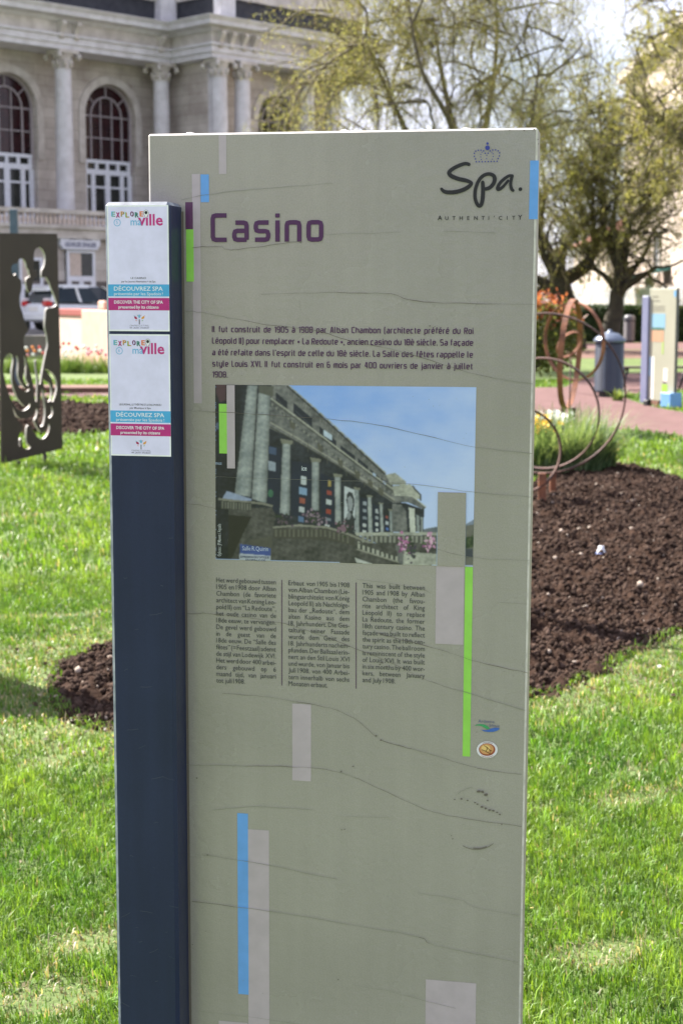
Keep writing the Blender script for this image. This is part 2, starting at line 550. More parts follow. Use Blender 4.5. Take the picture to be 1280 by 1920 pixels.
# crumbs of earth, dead leaves and clover lying in the turf, most of them along the rim of the bed
_r = np.random.default_rng(77)
_n = 60000
_x = _r.uniform(-3, 3.4, _n); _y = _r.uniform(3, 13, _n)
_in = inside(BED, _x, _y); _d = edge_dist(BED, _x, _y)
_k = (~_in) & ((_r.uniform(0, 1, _n) < np.exp(-_d / 0.16) * 0.9) | (_r.uniform(0, 1, _n) < 0.012))
_x, _y, _d = _x[_k], _y[_k], _d[_k]; _n = len(_x)
_sz = np.where(_r.uniform(0, 1, _n) < 0.8, 0.012, 0.022) * _r.uniform(0.6, 1.5, _n)
_t = _r.normal(0, 1, (_n, 3)); _t[:, 2] *= 0.35; _t /= np.linalg.norm(_t, axis=1)[:, None]
_u = _r.normal(0, 1, (_n, 3)); _u[:, 2] *= 0.35; _u -= _t * (_u * _t).sum(1)[:, None]; _u /= np.linalg.norm(_u, axis=1)[:, None]
_c0 = np.stack([_x, _y, 0.012 + 0.022 * _r.uniform(0, 1, _n)], 1)
_V = np.stack([_c0, _c0 + _t * _sz[:, None] * 0.5 + _u * _sz[:, None] * 0.35, _c0 + _t * _sz[:, None], _c0 + _t * _sz[:, None] * 0.5 - _u * _sz[:, None] * 0.35], 1)
_pal = np.array([(0.075, 0.045, 0.03), (0.06, 0.036, 0.026), (0.42, 0.36, 0.24), (0.26, 0.19, 0.10), (0.13, 0.22, 0.05), (0.5, 0.47, 0.38)])
_cc = _pal[np.where(_d < 0.5, _r.choice(6, _n, p=[.36, .3, .14, .12, .05, .03]), _r.choice(6, _n, p=[.08, .05, .16, .16, .5, .05]))]
tag(np_mesh('lawn_litter', _V.reshape(-1, 3), np.arange(_n * 4).reshape(_n, 4), M_GRASS, cols=np.repeat(_cc, 4, 0)), kind='stuff')

# ================================================================== THE INFORMATION PANEL
YAW = R(10.4)
P_D = Vector((math.cos(YAW), -math.sin(YAW), 0))      # along the board
P_N = Vector((-math.sin(YAW), -math.cos(YAW), 0))     # out of its face
P_O = at(645, 960, 2.6); P_O.z = 0.0
LEAN = R(0.2)                                         # the old sign stands a touch out of plumb
P_V = Vector((0, 0, 1)) * math.cos(LEAN) + P_D * math.sin(LEAN)
P_D = P_D * math.cos(LEAN) - Vector((0, 0, 1)) * math.sin(LEAN)
sign = empty('information_panel', P_O, 0.0, 'tall sage green town information panel about the casino with slate blue post', 'sign')

sign.rotation_euler = Matrix((P_D, -P_N, P_V)).transposed().to_euler()

def PL(px, py, w=0.0):
    q = on_plane(px, py, P_O + P_N * w, P_N) - P_O
    return (q.dot(P_D), q.dot(P_V))
def F(u, v, w=0.0):
    return (u, -w, v)
PXM = 1.0 / (PL(701, 960)[0] - PL(700, 960)[0])       # photo pixels per metre, about
def pxw(n): return n / PXM

M_BOARD = mat('sage_film', (0.318, 0.294, 0.282), 0.2, (0.345, 0.320, 0.306), 3.0, 0.02, 90, coat=0.35, spec=0.5)
def weather(m, streak=0.045, grain=0.06, rlo=0.13, rhi=0.34, ripple=0.05):
    """wear of an old film: rain streaks, fine grain, uneven gloss, faint ripples"""
    N, L = m.node_tree.nodes, m.node_tree.links
    p = N['Principled BSDF']; src = p.inputs['Base Color'].links[0].from_socket
    t = N.new('ShaderNodeTexCoord')
    def nz(scale, st, lo, hi, det=5):
        mp = N.new('ShaderNodeMapping'); mp.inputs['Scale'].default_value = st; L.new(t.outputs['Object'], mp.inputs['Vector'])
        n = N.new('ShaderNodeTexNoise'); n.inputs['Scale'].default_value = scale; n.inputs['Detail'].default_value = det; L.new(mp.outputs['Vector'], n.inputs['Vector'])
        r = N.new('ShaderNodeMapRange'); r.inputs['From Min'].default_value = 0.3; r.inputs['From Max'].default_value = 0.7; r.inputs['To Min'].default_value = lo; r.inputs['To Max'].default_value = hi
        L.new(n.outputs['Fac'], r.inputs['Value']); return r.outputs['Result']
    for val in (nz(2.0, (16, 1, 1.0), 1 - streak, 1 + streak * 0.5), nz(420, (1, 1, 1), 1 - grain, 1 + grain, 2), nz(1.3, (1, 1, 2.2), 0.92, 1.06, 3)):
        mx = N.new('ShaderNodeVectorMath'); mx.operation = 'SCALE'; L.new(src, mx.inputs[0]); L.new(val, mx.inputs['Scale']); src = mx.outputs[0]
    L.new(src, p.inputs['Base Color'])
    L.new(nz(5, (1, 1, 1), rlo, rhi), p.inputs['Roughness'])
    if ripple:
        n = N.new('ShaderNodeTexNoise'); n.inputs['Scale'].default_value = 75; n.inputs['Detail'].default_value = 2; L.new(t.outputs['Object'], n.inputs['Vector'])
        b_ = N.new('ShaderNodeBump'); b_.inputs['Strength'].default_value = ripple; b_.inputs['Distance'].default_value = 0.02; L.new(n.outputs['Fac'], b_.inputs['Height']); L.new(b_.outputs['Normal'], p.inputs['Normal'])
weather(M_BOARD)
M_BARE = mat('bare_sunlit_edge', (0.62, 0.58, 0.55), 0.6, (0.42, 0.40, 0.38), 40, lo=0.45, hi=0.7)  # whitish board edge, sunlight on the bevels put into its colour
M_CRACK = mat('crack_line', (0.135, 0.114, 0.10), 0.8)
M_CRACK_SOFT = mat('scuffed_film', (0.205, 0.20, 0.17), 0.6)
M_SLATE = mat('slate_blue_paint', (0.018, 0.025, 0.066), 0.42, (0.022, 0.030, 0.077), 4, 0.015, 200, spec=0.28)
weather(M_SLATE, 0.14, 0.06, 0.3, 0.5, 0.02)
M_SLATE_EDGE = mat('worn_sunlit_edge', (0.20, 0.23, 0.28), 0.4, (0.07, 0.09, 0.13), 30)
M_DARK = mat('dark_steel', (0.02, 0.02, 0.022), 0.5)
M_CONC = mat('concrete_block', (0.30, 0.25, 0.21), 0.9, (0.22, 0.18, 0.15), 9, 0.2)

uL = PL(278, 300)[0]; uR = (PL(1009, 300)[0] + PL(981, 1500)[0]) / 2; vT = PL(645, 245)[1]; vB = 0.14
b = MB()
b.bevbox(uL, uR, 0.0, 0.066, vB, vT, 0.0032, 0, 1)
# bare side faces of the composite board, shade put into their darker colour
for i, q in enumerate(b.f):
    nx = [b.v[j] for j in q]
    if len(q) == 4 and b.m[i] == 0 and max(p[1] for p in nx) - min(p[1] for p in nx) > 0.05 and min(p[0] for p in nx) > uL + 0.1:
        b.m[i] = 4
CR = [
    [(340, 375), (373, 368), (453, 357), (544, 350), (636, 342)], [(361, 464), (413, 462), (422, 467), (441, 468), (483, 463), (557, 453)],
    [(610, 440), (700, 437), (830, 434), (930, 437), (1000, 441)], [(490, 552), (590, 549), (690, 549), (740, 552), (765, 562), (830, 568), (1001, 570)],
    [(345, 583), (380, 586), (441, 598), (502, 609), (551, 614), (608, 623), (648, 637), (717, 651), (786, 669), (900, 704), (998, 720)],
    [(350, 770), (400, 772), (500, 778), (620, 786), (710, 797), (800, 817), (892, 838), (998, 850)],
    [(352, 890), (450, 895), (600, 900), (768, 907), (888, 923), (994, 931)], [(348, 944), (378, 947), (404, 953)], [(820, 1030), (890, 1045), (992, 1050)],
    [(352, 1150), (390, 1150), (446, 1156), (521, 1166), (581, 1183), (665, 1215), (740, 1245), (800, 1275), (870, 1297), (984, 1331)],
    [(600, 1166), (669, 1176), (737, 1195), (828, 1219), (896, 1241), (988, 1261)], [(560, 1082), (669, 1086), (788, 1104), (832, 1120), (988, 1133)],
    [(418, 1300), (480, 1304), (544, 1313), (600, 1323), (633, 1332), (671, 1351), (703, 1379), (715, 1387), (755, 1399), (798, 1411), (861, 1430), (905, 1442), (977, 1452)],
    [(350, 1433), (460, 1436), (570, 1438), (633, 1447), (672, 1460), (715, 1480), (785, 1512), (830, 1526), (873, 1534), (978, 1549)],
    [(367, 1601), (475, 1616), (633, 1648), (760, 1670), (861, 1686), (886, 1699), (972, 1716)], [(361, 1689), (506, 1708), (665, 1734), (785, 1756), (817, 1772), (972, 1804)],
    [(367, 1806), (506, 1828), (696, 1851), (823, 1882), (975, 1917)], [(373, 1895), (506, 1911), (640, 1935)],
    [(400, 1518), (480, 1512), (560, 1516), (590, 1518)], [(632, 1530), (700, 1532), (730, 1531)]]
soft = {0, 2, 6, 11, 14, 16, 17, 18, 19}
rj = random.Random(3)
for i, line in enumerate(CR):
    pts = smooth_line(line, 5)
    pts = [PL(x, y + rj.uniform(-0.8, 0.8)) for x, y in pts]
    ws = [pxw(0.7 if i not in soft else 0.6) * rj.uniform(0.6, 1.3) for _ in pts]
    k0 = 0
    while k0 < len(pts) - 1:                                            # the crack opens and closes along its way
        k1 = min(len(pts) - 1, k0 + rj.randint(3, 7))
        if k1 > k0 and rj.random() < (0.97 if i not in soft else 0.78):
            kf = rj.uniform(0.6, 1.25)
            b.ribbon(pts[k0:k1 + 1], 0.001, F, 0.0022 + 0.00001 * i, 1e-7, 2 if (i not in soft and rj.random() < 0.72) else 3, [w_ * kf for w_ in ws[k0:k1 + 1]])
        k0 = k1
def blot(px, py, r, mi, squash=0.7):
    n = 7; a0 = rj.uniform(0, 6)
    q = [PL(px + r * rj.uniform(0.5, 1.2) * math.cos(a0 + 6.283 * k / n), py + squash * r * rj.uniform(0.5, 1.2) * math.sin(a0 + 6.283 * k / n)) for k in range(n)]
    b.poly([F(u, v, 0.0025 + rj.uniform(0, 0.0002)) for u, v in q], mi)
for px, py, r in [(705, 1379, 2.4), (714, 1387, 2.6), (640, 1446, 2.2), (662, 1436, 2.0), (641, 1555, 1.6), (646, 1554, 1.8), (634, 1836, 1.8), (370, 1458, 1.8), (390, 1602, 1.8), (362, 1770, 1.2), (386, 1745, 1.2),
                  (904, 1484, 5), (910, 1489, 4), (897, 1483, 4), (914, 1500, 2), (865, 1497, 2.3), (876, 1500, 2), (852, 1498, 1.8), (903, 1512, 3), (910, 1515, 3.4), (917, 1518, 3.4), (925, 1519, 3), (931, 1522, 2.4), (937, 1526, 2.4), (895, 1507, 2), (890, 1504, 2), (848, 1572, 1.6), (846, 1566, 1.3), (940, 1545, 1.6), (893, 1372, 1.2),
                  (717, 1242, 3.0), (712, 1245, 2.0), (725, 1249, 2.0), (806, 611, 2.2), (815, 612, 1.8), (822, 617, 1.6), (340, 490, 2.0), (342, 493, 1.8), (346, 625, 2.6), (982, 245, 2.0), (1001, 243, 2.2), (1008, 262, 1.5), (1009, 270, 1.3), (564, 455, 1.6), (955, 245, 2)]:
    blot(px, py, r, 2)
for i in range(170):
    blot(rj.uniform(352, 985), rj.uniform(260, 1915), rj.uniform(0.5, 1.0), 3)
# arc scratches
def arc(cx, cy, rx, ry, a0, a1, mi, w, li):
    pts = [PL(cx + rx * math.cos(R(a)), cy + ry * math.sin(R(a))) for a in np.linspace(a0, a1, 14)]
    b.ribbon(pts, pxw(w), F, 0.0024 + 0.00001 * li, 1e-7, mi)
arc(893, 1530, 55, 62, 55, 118, 2, 1.0, 1); arc(893, 1530, 55, 55, 225, 262, 3, 0.5, 2); arc(895, 1530, 50, 60, 70, 100, 2, 1.5, 4)

# dark strip painted in for the shaded gap where board meets post
uG = PL(345.5, 700)[0]
b.poly([F(uG - 0.004, 0.15, 0.0019), F(uG + 0.0022, 0.15, 0.0019), F(uG + 0.0022, 1.82, 0.0019), F(uG - 0.004, 1.82, 0.0019)], 2)
# torn film lips along the top edge
for x0, x1, y, hh in [(500, 545, 246, 4), (870, 905, 241, 4), (940, 948, 238, 7), (690, 740, 244, 2)]:
    q = [PL(x0, y), PL(x0 + (x1 - x0) * 0.4, y + hh), PL(x1 - 2, y + hh * 0.6), PL(x1, y - 1)]
    b.poly([F(u, min(v, vT - 0.0035), 0.0021) for u, v in q], 1)
board = b.build('board', [M_BOARD, M_BARE, M_CRACK, M_CRACK_SOFT, mat('shaded_bare_edge', (0.36, 0.30, 0.275), 0.6, (0.30, 0.25, 0.23), 30)], sign)
for px in (348, 640, 870):
    bb = MB(); u, v = PL(px, 243)
    bb.lathe([(0.0085, 0), (0.0085, 0.002), (0.006, 0.004), (0.0, 0.005)], 14, (u, 0.03, vT))
    bb.build('bolt_cap', M_BARE, sign)

# post
WF = 0.066
pl_, pr_ = (PL(196.5, 400, WF)[0] + PL(213, 1500, WF)[0]) / 2, PL(319, 400, WF)[0]
pt_ = PL(265, 378, WF)[1]
b = MB()
b.bevbox(pl_, pr_, -WF, 0.15, 0.03, pt_, 0.006, 0, 1)
for i, q in enumerate(b.f):                                            # outer left and top edges painted sunlit, with some wear
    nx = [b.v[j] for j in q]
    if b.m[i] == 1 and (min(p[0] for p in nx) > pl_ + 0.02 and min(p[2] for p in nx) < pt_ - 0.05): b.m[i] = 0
for _ in range(26):                                                    # scuffs and scratches in the paint
    px, py = rj.uniform(225, 318), rj.uniform(880, 1900); ln = rj.uniform(4, 26); an = rj.uniform(-0.5, 0.5)
    q = [PL(px + ln * k * math.cos(an), py + ln * k * math.sin(an) + rj.uniform(-1, 1), WF) for k in (0, 0.5, 1)]
    b.ribbon(q, pxw(rj.uniform(0.4, 0.9)), F, WF + 0.0004 + 0.00001 * _, 1e-7, 2)
b.build('post', [M_SLATE, M_SLATE_EDGE, mat('paint_scratch', (0.055, 0.065, 0.095), 0.6)], sign)
for x0 in (pl_ + 0.02, uR - 0.22):
    bf = MB(); bf.bevbox(x0, x0 + 0.10, -0.04, 0.13, 0.0, vB, 0.005); bf.build('foot', M_DARK, sign)
bf = MB(); bf.bevbox(-0.12, 0.12, 0.0, 0.10, 0.0, vB - 0.002, 0.006); bf.build('plinth', M_CONC, sign)

# ---- lettering -----------------------------------------------------
_words = {}
def word_mesh(w, bold=0.0):
    """outline of a word in the built-in font at size 1: verts, faces, x-extent"""
    k = (w, bold)
    if k in _words: return _words[k]
    c = bpy.data.curves.new('lettering', 'FONT')
    c.body = w; c.size = 1.0; c.resolution_u = 2; c.offset = bold; c.fill_mode = 'FRONT'
    o = bpy.data.objects.new('lettering', c)
    me = o.to_mesh()
    vs = np.array([v.co[:] for v in me.vertices]) if len(me.vertices) else np.zeros((0, 3))
    fs = [tuple(p.vertices) for p in me.polygons]
    o.to_mesh_clear()
    bpy.data.objects.remove(o); bpy.data.curves.remove(c)
    _words[k] = (vs, fs)
    return _words[k]

def put_text(mb, s, u, v, size, w, width=None, mi=0, bold=0.0, squeeze=1.0, fn=F, spread=False):
    """left edge u, baseline v; width stretches the word gaps (spread=False: squeezes the letters)"""
    ws = s.split(' ')
    ms = [word_mesh(x, bold) for x in ws]
    ext = [(m[0][:, 0].min(), m[0][:, 0].max()) if len(m[0]) else (0, 0) for m in ms]
    wid = [(e[1] - e[0]) * size * squeeze for e in ext]
    gap = 0.27 * size * squeeze
    if width is not None:
        if spread and len(ws) > 1:
            gap = (width - sum(wid)) / (len(ws) - 1)
        else:
            k = width / (sum(wid) + gap * (len(ws) - 1))
            squeeze *= k; gap *= k; wid = [x * k for x in wid]
    x = u
    for (vs, fs), e, wd in zip(ms, ext, wid):
        if len(vs):
            mb.add([fn(x + (p[0] - e[0]) * size * squeeze, v + p[1] * size, w) for p in vs], fs, mi)
        x += wd + gap
    return x - gap

# angular stroke alphabet of the panel's own typeface (x height 4.2, capitals 6)
TG = {
 'a': (3, ['0.3,4.2 3,4.2 3,0', '3,0 0,0 0,2.2 3,2.2']), 'b': (3, ['0,6 0,0 3,0 3,4.2 0,4.2']), 'c': (2.8, ['2.8,4.2 0,4.2 0,0 2.8,0']),
 'd': (3, ['3,6 3,0 0,0 0,4.2 3,4.2']), 'e': (3, ['2.8,0 0,0 0,4.2 3,4.2 3,2.1 0,2.1']), 'f': (1.9, ['1.9,6 0.7,6 0.7,0', '0,4.2 1.9,4.2']),
 'g': (3, ['3,0 0,0 0,4.2 3,4.2 3,-1.7 0.3,-1.7']), 'h': (3, ['0,6 0,0', '0,4.2 3,4.2 3,0']), 'i': (0, ['0,4.7 0,-0.5', '0,5.4 0,6.4']),
 'j': (0.8, ['0.8,4.7 0.8,-1.7 -0.2,-1.7', '0.8,5.4 0.8,6.4']), 'k': (3, ['0,6.5 0,-0.5', '3,4.5 0.4,2.2 3,-0.4']), 'l': (0.9, ['0,6.5 0,0 0.9,0']),
 'm': (4.6, ['0,-0.5 0,4.2 4.6,4.2 4.6,-0.5', '2.3,4.2 2.3,-0.5']), 'n': (3, ['0,-0.5 0,4.2 3,4.2 3,-0.5']), 'o': (3, ['1.5,4.2 0,4.2 0,0 3,0 3,4.2 1.4,4.2']),
 'p': (3, ['0,-2.2 0,4.2 3,4.2 3,0 0,0']), 'q': (3, ['3,-2.2 3,4.2 0,4.2 0,0 3,0']), 'r': (1.8, ['0,-0.5 0,4.2 1.8,4.2']),
 's': (3, ['3.1,4.2 0,4.2 0,2.1 3,2.1 3,0 -0.2,0']), 't': (1.8, ['0.7,5.8 0.7,0 1.8,0', '0,4.2 1.8,4.2']), 'u': (3, ['0,4.7 0,0 3,0 3,4.7']),
 'v': (3, ['0,4.7 1.5,-0.2 3,4.7']), 'x': (3, ['0,4.7 3,-0.5', '3,4.7 0,-0.5']), 'y': (3, ['0,4.7 0,0 3,0', '3,4.7 3,-1.7 0.3,-1.7']), 'z': (3, ['0,4.2 3,4.2 0,0 3,0']),
 'A': (3.4, ['0,-0.5 1.2,6 2.2,6 3.4,-0.5', '0.6,1.6 2.8,1.6']), 'C': (3.0, ['3.4,6 0,6 0,0 3.4,0']), 'I': (0, ['0,6.5 0,-0.5']), 'L': (2.4, ['0,6.5 0,0 2.4,0']),
 'R': (3.2, ['0,-0.5 0,6 3.2,6 3.2,2.8 0,2.8', '1.6,2.8 3.2,-0.5']), 'S': (3.2, ['3.1,6 0,6 0,3.1 3.2,3.1 3.2,0 0,0']), 'V': (3.4, ['0,6.5 1.7,-0.2 3.4,6.5']), 'X': (3.4, ['0,6.5 3.4,-0.5', '3.4,6.5 0,-0.5']),
 '0': (3.2, ['1.6,6 0,6 0,0 3.2,0 3.2,6 1.5,6']), '1': (1.2, ['0,5.2 1.2,6 1.2,-0.5']), '4': (3.2, ['2.4,-0.5 2.4,6.2', '1.6,6.4 0,1.8 3.2,1.8']), '5': (3, ['3,6 0,6 0,3.3 3,3.3 3,0 0,0']),
 '6': (3.1, ['2.9,6 0,6 0,0 3.1,0 3.1,3.3 0,3.3']), '8': (3.2, ['0,3.1 0,6 3.2,6 3.2,0 0,0 0,3.1 3.2,3.1']), '9': (3.1, ['0.2,0 3.1,0 3.1,6 0,6 0,2.7 3.1,2.7']),
 '.': (0, ['0,-0.5 0,0.5']), ',': (0.3, ['0.3,0.5 0,-1.4']), '(': (1, ['1,6.6 0,6 0,-0.8 1,-1.4']), ')': (1, ['0,6.6 1,6 1,-0.8 0,-1.4']), "'": (0, ['0,6.5 0,4.8']),
 '\u00ab': (2, ['0.9,3.4 0,2.3 0.9,1.2', '2,3.4 1.1,2.3 2,1.2']), '\u00bb': (2, ['0,3.4 0.9,2.3 0,1.2', '1.1,3.4 2,2.3 1.1,1.2'])}
ACC = {'\u0301': '1.1,5.3 2.2,6.5', '\u0300': '2.0,5.3 0.9,6.5', '\u0302': '0.5,5.3 1.5,6.5 2.5,5.3', '\u0327': '1.5,-0.6 1.5,-1.7'}
def round_pts(pts, r=0.75):
    out = [pts[0]]
    for i in range(1, len(pts) - 1):
        p = Vector(pts[i]); a = Vector(pts[i - 1]) - p; c = Vector(pts[i + 1]) - p
        ra = min(r, a.length * 0.48); rc = min(r, c.length * 0.48)
        A, C_ = p + a.normalized() * ra, p + c.normalized() * rc
        for t in (0, 0.5, 1):
            out.append(tuple(A * (1 - t) ** 2 + p * 2 * t * (1 - t) + C_ * t * t))
    out.append(pts[-1])
    return out
_li = [0]
def techno_width(s, gap):
    x = 0
    for ch in unicodedata.normalize('NFD', s):
        if ch in ACC: continue
        x += (TG[ch][0] + gap)
    return x - gap
def put_techno(mb, s, u, v, unit, w, stroke, gap=2.1, sx=1.0):
    x = u; prev = u
    for ch in unicodedata.normalize('NFD', s):
        if ch in ACC:
            strokes = [ACC[ch]]; base = prev
        else:
            strokes = TG[ch][1]; base = x
        for st_ in strokes:
            pts = [tuple(float(q) for q in p.split(',')) for p in st_.split(' ')]
            pts = round_pts(pts) if len(pts) > 2 else pts
            _li[0] += 1
            mb.ribbon([(base + a * unit * sx, v + c * unit) for a, c in pts], stroke * unit, F, w + 0.000012 * (_li[0] % 7), 2e-6)
        if ch not in ACC:
            prev = x; x += (TG[ch][0] + gap) * unit * sx
    return x

INK_PURPLE = ink((74, 28, 84)); INK_TEXT = ink((66, 67, 76)); INK_BLACK = ink((26, 26, 34)); INK_LOGO = ink((52, 62, 150))
W1 = 0.0012                                                             # film thickness of the lettering

# title
b = MB()
u0, v0 = PL(396, 454); u1, v1 = PL(396, 400); u2 = PL(607, 454)[0]
unit = (v1 - v0) / 7.1
tw = techno_width('Casino', 2.25) + 1.1
put_techno(b, 'Casino', u0 + 0.5 * unit, v0 + 0.55 * unit, unit, W1, 1.12, 2.25, sx=(u2 - u0) / (tw * unit))
b.build('title_lettering', INK_PURPLE, board)

# French paragraph, justified
b = MB()
FR = ["Il fut construit de 1905 \u00e0 1908 par Alban Chambon (architecte pr\u00e9f\u00e9r\u00e9 du Roi", "L\u00e9opold II) pour remplacer \u00ab La Redoute \u00bb, ancien casino du 18\u00e8 si\u00e8cle. Sa fa\u00e7ade",
      "a \u00e9t\u00e9 refaite dans l'esprit de celle du 18\u00e8 si\u00e8cle. La Salle des f\u00eates rappelle le", "style Louis XVI. Il fut construit en 6 mois par 400 ouvriers de janvier \u00e0 juillet", "1908."]
ul, ur = PL(399, 660)[0], PL(885.5, 660)[0]
vs_ = [PL(399, y)[1] for y in (622.0, 643.5, 665.2, 686.5, 706.8)]
unit = pxw(11.6) / 7.1
sxp = 0.93
for s, v in zip(FR, vs_):
    ws = s.split(' ')
    wid = [techno_width(x, 1.9) * unit * sxp for x in ws]
    gap = (ur - ul - sum(wid)) / (len(ws) - 1) if len(ws) > 1 else 0
    x = ul
    for w_, wd in zip(ws, wid):
        put_techno(b, w_, x, v, unit, W1, 1.0, 1.9, sx=sxp)
        x += wd + gap
b.build('french_text', INK_PURPLE, board)

# three columns
COLS = [("dutch_text", 406, 517.5, 1091.5, 1279.5, ["Het werd gebouwd tussen", "1905 en 1908 door Alban", "Chambon (de favoriete", "architect van Koning Leo-", "pold II) om \u201cLa Redoute\u201d,", "het oude casino van de", "18de eeuw, te vervangen.", "De gevel werd gebouwd", "in de geest van de", "18de eeuw. De \u201cSalle des", "f\u00eates\u201d (= Feestzaal) ademt", "de stijl van Lodewijk XVI.", "Het werd door 400 arbei-", "ders gebouwd op 6", "maand tijd, van januari", "tot juli 1908."]),
        ("german_text", 541, 655, 1097, 1285.5, ["Erbaut von 1905 bis 1908", "von Alban Chambon (Lie-", "blingsarchitekt von K\u00f6nig", "Leopold II) als Nachfolge-", "bau der \u201eRedoute\u201c, dem", "alten Kasino aus dem", "18. Jahrhundert. Die Ges-", "taltung seiner Fassade", "wurde dem Geist des", "18. Jahrhunderts nachem-", "pfunden. Der Ballsaal erin-", "nert an den Stil Louis XVI", "und wurde, von Januar bis", "Juli 1908, von 400 Arbei-", "tern innerhalb von sechs", "Monaten erbaut."]),
        ("english_text", 679.5, 796, 1102, 1278.5, ["This was built between", "1905 and 1908 by Alban", "Chambon (the favou-", "rite architect of King", "L\u00e9opold II) to replace", "La Redoute, the former", "18th century casino. The", "fa\u00e7ade was built to reflect", "the spirit as the 18th cen-", "tury casino. The ball room", "is reminiscent of the style", "of Louis XVI. It was built", "in six months by 400 wor-", "kers, between January", "and July 1908."])]
for nm, xa, xb, ya, yb, lines in COLS:
    b = MB(); n = len(lines)
    for i, s in enumerate(lines):
        y = ya + (yb - ya) * i / (n - 1)
        u, v = PL(xa, y); ue = PL(xb, y)[0]
        sz = pxw(13.4)
        if i == n - 1:
            put_text(b, s, u, v, sz, W1, bold=0.0, squeeze=0.87)
        else:
            wsum = sum((word_mesh(x, 0.0)[0][:, 0].max() - word_mesh(x, 0.0)[0][:, 0].min()) for x in s.split(' ')) * sz * 0.87
            gaps = 0.17 * sz * (len(s.split(' ')) - 1)
            sq = 0.87 * min(1.0, (ue - u - gaps) / wsum)
            put_text(b, s, u, v, sz, W1, width=ue - u, bold=0.0, squeeze=sq, spread=True)
    b.build(nm, INK_TEXT, board)
for xa, ya, yb in ((528.5, 1087, 1285), (667.5, 1092, 1291)):
    b = MB(); b.ribbon([PL(xa, ya), PL(xa, yb)], pxw(1.3), F, W1)
    b.build('column_rule', INK_PURPLE, board)

# logo: brush lettering, crown of dots, motto (pixels of an enlarged view: 5.12 per photo pixel)
def L8(x, y): return PL(780 + x / 5.12, 220 + y / 5.12)
b = MB()
def brush(pts, ws, li):
    k = 6
    sp = smooth_line([(x, y, w) for (x, y), w in zip(pts, ws)], k)
    b.ribbon([L8(p[0], p[1]) for p in sp], 0.01, F, W1 + 0.00008 * li, 2e-6, 0, [pxw(p[2] / 5.12) for p in sp])
    for p in (sp[0], sp[-1]):
        u, v = L8(p[0], p[1]); r = pxw(p[2] / 10.24)
        b.poly([F(u + r * math.cos(a), v + r * math.sin(a), W1 + 0.00008 * li + 0.00004) for a in np.linspace(0, 2 * math.pi, 13)[:-1]])
brush([(505, 452), (470, 445), (415, 462), (350, 495), (315, 530), (335, 562), (400, 590), (480, 608), (528, 632), (500, 668), (440, 700), (370, 718), (300, 720), (262, 708), (242, 688)],
      [30, 32, 34, 35, 36, 38, 38, 36, 30, 36, 38, 38, 36, 32, 26], 0)
brush([(637, 625), (640, 700), (636, 780), (622, 840), (598, 848), (575, 815), (563, 760), (568, 690), (590, 625)], [32, 36, 36, 34, 34, 32, 32, 32, 32], 1)
brush([(590, 625), (620, 580), (660, 552), (705, 545), (742, 562), (752, 598), (738, 640), (705, 675), (665, 688)], [32, 32, 32, 32, 34, 36, 36, 34, 32], 2)
brush([(920, 562), (890, 562), (845, 590), (800, 635), (780, 680), (792, 692), (830, 668), (880, 610)], [24, 26, 28, 30, 32, 30, 26, 24], 3)
brush([(920, 562), (908, 610), (905, 650), (915, 690), (928, 702)], [28, 28, 28, 28, 26], 4)
u, v = L8(998, 690); r = pxw(3.3)
b.poly([F(u + r * math.cos(a), v + r * math.sin(a), W1) for a in np.linspace(0, 2 * math.pi, 17)[:-1]])
b.build('brush_logo', INK_BLACK, board)
b = MB()
def dot(x, y, rr):
    u, v = L8(x, y); r = pxw(rr)
    b.poly([F(u + r * math.cos(a), v + r * math.sin(a), W1) for a in np.linspace(0, 2 * math.pi, 13)[:-1]])
dot(683, 293, 4.2); dot(683, 252, 2.2)
for x, y in [(575, 427), (602, 427), (632, 427), (660, 426), (690, 425), (718, 425), (746, 424), (774, 423), (567, 400), (557, 375), (557, 346), (570, 325), (594, 317), (620, 316), (645, 323), (661, 345), (688, 345), (708, 323), (733, 314), (760, 313), (785, 322), (799, 342), (797, 371), (784, 396)]:
    dot(x, y, 1.25)
for x, y in [(630, 335), (618, 357), (618, 381), (622, 405), (676, 367), (674, 397), (735, 350), (738, 377), (729, 402), (724, 335)]:
    dot(x, y, 0.9)
b.build('crown_emblem', INK_LOGO, board)
b = MB()
cu = [205, 277, 345, 415, 488, 555, 625, 692, 745, 790, 868, 918, 975]
for x, ch in zip(cu, "AUTHENTI'CITY"):
    u, v = L8(x, 987 - (x - 205) * 0.006)
    big = ch in 'A' and x == 205 or x == 975
    put_text(b, ch, u, v, pxw(11.8 if big else 9.6), W1, bold=0.006)
b.build('motto_lettering', INK_BLACK, board)

# colour bars
BARC = {'pale_bar': ink((184, 171, 182)), 'blue_bar': ink((104, 162, 234)), 'purple_bar': ink((92, 48, 92)), 'green_bar': ink((150, 214, 92)), 'sage_bar': M_BOARD}
BARS = [('pale_bar', 410.5, 249, 424.5, 326.5, 0), ('pale_bar', 362, 326.5, 377, 756, 0), ('blue_bar', 376.5, 327, 392, 379, 1), ('purple_bar', 348, 379, 362, 430, 1), ('green_bar', 349.5, 430, 363.5, 528, 1),
        ('blue_bar', 992, 301, 1008.3, 411, 0), ('pale_bar', 426, 722, 441, 878, 40), ('green_bar', 411.5, 757, 426, 850, 41), ('sage_bar', 820, 923, 872.5, 1061, 40), ('pale_bar', 816.5, 1061, 869, 1208, 0),
        ('green_bar', 872, 1063, 886, 1240, 1), ('green_bar', 868, 1240, 882.5, 1418, 1), ('pale_bar', 548, 1320, 583, 1464, 0), ('blue_bar', 446, 1525, 465.7, 1864, 1), ('pale_bar', 465.5, 1556, 505, 2060, 0), ('pale_bar', 797, 1840, 891, 2010, 0), ('pale_bar', 411, 1916, 465, 2060, 0)]
